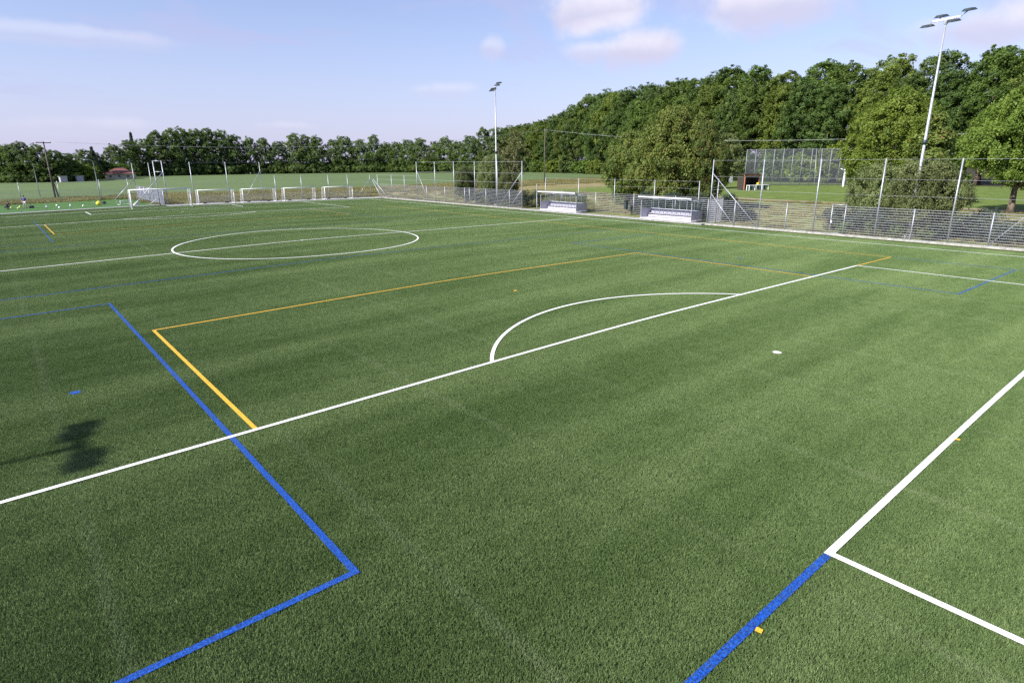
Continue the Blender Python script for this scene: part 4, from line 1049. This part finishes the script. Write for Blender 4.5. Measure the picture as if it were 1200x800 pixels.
# ------------------------------------------------------------------ people, balls and bags on the green court
def skin_mesh(name, joints, edges, mat, root=0, sub=1):
    me = bpy.data.meshes.new(name); me.from_pydata([j[:3] for j in joints], edges, [])
    me.materials.append(MATS[mat]); o = bpy.data.objects.new(name, me); COL.objects.link(o)
    md = o.modifiers.new('skin', 'SKIN'); sk = me.skin_vertices[0].data
    for i, j in enumerate(joints): sk[i].radius = (j[3], j[4] if len(j) > 4 else j[3]); sk[i].use_root = (i == root)
    md.use_smooth_shade = True
    if sub: o.modifiers.new('sub', 'SUBSURF').levels = sub; o.modifiers['sub'].render_levels = sub
    return o
def person(loc, rz, label, J, shirt, shorts, hair='hair_dark'):
    """J: named joints; the body is one skinned surface, clothing and hair are children"""
    p = thing('person', label, 'person', loc, rz)
    names = list(J); idx = {n: i for i, n in enumerate(names)}
    joints = [J[n] for n in names]
    E = [('pelvis', 'belly'), ('belly', 'chest'), ('chest', 'neck'), ('neck', 'chin'), ('chin', 'head')]
    for s in 'LR':
        E += [('chest', 'sh'+s), ('sh'+s, 'el'+s), ('el'+s, 'wr'+s), ('wr'+s, 'palm'+s), ('pelvis', 'hip'+s), ('hip'+s, 'kn'+s), ('kn'+s, 'an'+s), ('an'+s, 'toe'+s)]
    edges = [(idx[a], idx[b]) for a, b in E]
    rr = np.random.default_rng(4)
    for s in 'LR':
        w0 = Vector(J['wr'+s][:3]); pm = Vector(J['palm'+s][:3]); d = (pm-w0).normalized(); sd_ = d.cross(Vector((0, 1, .2))).normalized()
        for k, (o_, ln) in enumerate(((-.03, .07), (-.01, .085), (.01, .08), (.03, .06))):
            a = pm+sd_*o_+d*.03; bb = a+d*ln*.6; cc = bb+d*ln*.4+Vector((0, .015, 0))
            i0 = len(joints); joints += [(*a, .010), (*bb, .009), (*cc, .007)]; edges += [(idx['palm'+s], i0), (i0, i0+1), (i0+1, i0+2)]
        a = w0+d*.03+sd_*-.035+Vector((0, .02, 0)); bb = a+d*.04+sd_*-.015
        i0 = len(joints); joints += [(*a, .011), (*bb, .009)]; edges += [(idx['wr'+s], i0), (i0, i0+1)]
    body = skin_mesh('body', joints, edges, 'skin'); body.parent = p
    hd = Vector(J['head'][:3])
    MB().sphere(hd+Vector((0, -.02, .03)), .115, 10, 7, (.9, 1.0, 1.0)).build('hair', hair, p, True)
    MB().sphere(hd+Vector((0, .10, -.02)), .018, 6, 4).build('nose', 'skin', p, True)
    for x in (-.035, .035): MB().sphere(hd+Vector((x, .092, .015)), .011, 6, 4).build('eye', 'rubber_black', p, True)
    def cloth(name, ns, ed, mat, grow):
        js = [(*J[n][:3], *(q+grow for q in (J[n][3:] if len(J[n]) > 4 else (J[n][3], J[n][3])))) for n in ns]; ii = {n: i for i, n in enumerate(ns)}
        c = skin_mesh(name, js, [(ii[a], ii[b]) for a, b in ed], mat); c.parent = p
    cloth('shirt', ['pelvis', 'belly', 'chest', 'shL', 'shR', 'elL', 'elR'], [('pelvis', 'belly'), ('belly', 'chest'), ('chest', 'shL'), ('chest', 'shR'), ('shL', 'elL'), ('shR', 'elR')], shirt, .035)
    cloth('shorts', ['pelvis', 'hipL', 'hipR', 'knL', 'knR'], [('pelvis', 'hipL'), ('pelvis', 'hipR'), ('hipL', 'knL'), ('hipR', 'knR')], shorts, .035)
    for s in 'LR':
        a = Vector(J['an'+s][:3]); b2 = Vector(J['toe'+s][:3]); MB().box(((a+b2)/2+Vector((0, .0, -.02))), (.10, .27, .09), 0, .03).build('shoe', 'rubber_black', p)
    return p
STAND = dict(pelvis=(0, 0, .95, .14, .10), belly=(0, .01, 1.12, .135, .10), chest=(0, .0, 1.36, .16, .11), neck=(0, .02, 1.53, .055), chin=(0, .05, 1.60, .07), head=(0, .04, 1.70, .10),
             shL=(-.18, 0, 1.44, .065), elL=(-.25, -.02, 1.16, .042), wrL=(-.22, .14, .96, .03), palmL=(-.21, .19, .90, .028),
             shR=(.18, 0, 1.44, .065), elR=(.26, -.03, 1.16, .042), wrR=(.24, .12, .95, .03), palmR=(.235, .16, .88, .028),
             hipL=(-.10, 0, .88, .095), knL=(-.13, .05, .50, .062), anL=(-.15, -.03, .09, .042), toeL=(-.16, .13, .04, .035),
             hipR=(.10, 0, .88, .095), knR=(.12, .10, .51, .062), anR=(.14, .12, .09, .042), toeR=(.15, .28, .04, .035))
CROUCH = dict(pelvis=(0, -.12, .36, .14, .10), belly=(0, -.04, .52, .135, .10), chest=(0, .12, .72, .15, .11), neck=(0, .22, .86, .055), chin=(0, .27, .91, .07), head=(0, .29, 1.0, .10),
              shL=(-.17, .14, .80, .062), elL=(-.22, .30, .58, .042), wrL=(-.14, .46, .44, .03), palmL=(-.12, .50, .38, .028),
              shR=(.17, .14, .80, .062), elR=(.22, .30, .58, .042), wrR=(.14, .46, .44, .03), palmR=(.12, .50, .38, .028),
              hipL=(-.11, -.10, .34, .09), knL=(-.17, .26, .48, .06), anL=(-.15, .05, .09, .042), toeL=(-.16, .21, .04, .035),
              hipR=(.11, -.10, .34, .09), knR=(.17, .26, .48, .06), anR=(.15, .05, .09, .042), toeR=(.16, .21, .04, .035))
person((-14.6, 116.6, tz(-14.6, 116)), 2.6, 'person standing on the green court in a navy shirt and pale shorts', STAND, 'cloth_navy', 'cloth_pale')
person((-16.7, 116.0, tz(-16.7, 116)), -.8, 'person crouching on the green court in dark clothes', CROUCH, 'cloth_black', 'cloth_black')
bp = thing('sports_bag', 'black sports bag on the green court next to the standing person', 'bag', (-13.95, 116.2, tz(-14, 116)), .4)
MB().tube([(-.32, 0, .17), (-.25, 0, .18), (.25, 0, .18), (.32, 0, .17)], [.13, .17, .17, .13], 10).build('bag_body', 'cloth_black', bp, True)
MB().tube([(-.18, -.05, .33), (-.1, 0, .46), (.1, 0, .46), (.18, .05, .33)], .015, 6).build('handle', 'rubber_black', bp, True)
bp2 = thing('sports_bag', 'black sports bag on the green court beside the yellow ball bag', 'bag', (-4.9, 116.6, tz(-5, 116)), 1.2)
MB().tube([(-.36, 0, .2), (-.28, 0, .22), (.28, 0, .22), (.36, 0, .2)], [.14, .2, .2, .14], 10).build('bag_body', 'cloth_black', bp2, True)
MB().tube([(-.18, -.05, .38), (-.1, 0, .5), (.1, 0, .5), (.18, .05, .38)], .015, 6).build('handle', 'rubber_black', bp2, True)
yb = thing('ball_bag', 'bright yellow round ball bag on the green court by the lamp post', 'bag', (-6.0, 113.4, tz(-6, 113)))
MB().sphere((0, 0, .30), .36, 14, 9, (1, 1, .86)).build('bag_body', 'yellow_plastic', yb, True)
MB().tube([(0, 0, .58), (.03, .02, .68), (.1, .03, .72)], [.09, .05, .07], 8).build('tied_neck', 'yellow_plastic', yb, True)
MB().tube([(-.35, 0, .2), (-.42, -.1, .1), (-.3, -.3, .03)], .03, 6).build('cord', 'rubber_black', yb, True)
BALLS = [(-12.23, 115.02, 'white', 'white ball on the green court nearest the standing person'), (-10.87, 116.9, 'white', 'white ball, the further of the close pair on the green court'),
         (-11.0, 111.1, 'white', 'white ball, the nearer of the close pair on the green court'), (-9.36, 114.9, 'white', 'white ball lying midway between the close pair and the yellow bag'),
         (-8.08, 112.0, 'white', 'white ball on the green court nearest the yellow ball bag'), (-16.2, 117.6, 'lime', 'lime ball next to the crouching person on the green court'),
         (-15.5, 115.2, 'lime', 'lime ball between the crouching and the standing person'), (-15.2, 118.2, 'lime', 'lime ball lying behind the standing person')]
ball_me = {}
for c in ('white', 'lime'):
    mb = MB(); mb.sphere((0, 0, .15), .15, 12, 8); ball_me[c] = mb.mesh('ball', 'ball_'+c, True)
for (u, v, c, tx) in BALLS:
    tag(obj('ball', ball_me[c], None, (u, v, tz(u, v))), tx, 'ball', 'balls scattered on the green court')
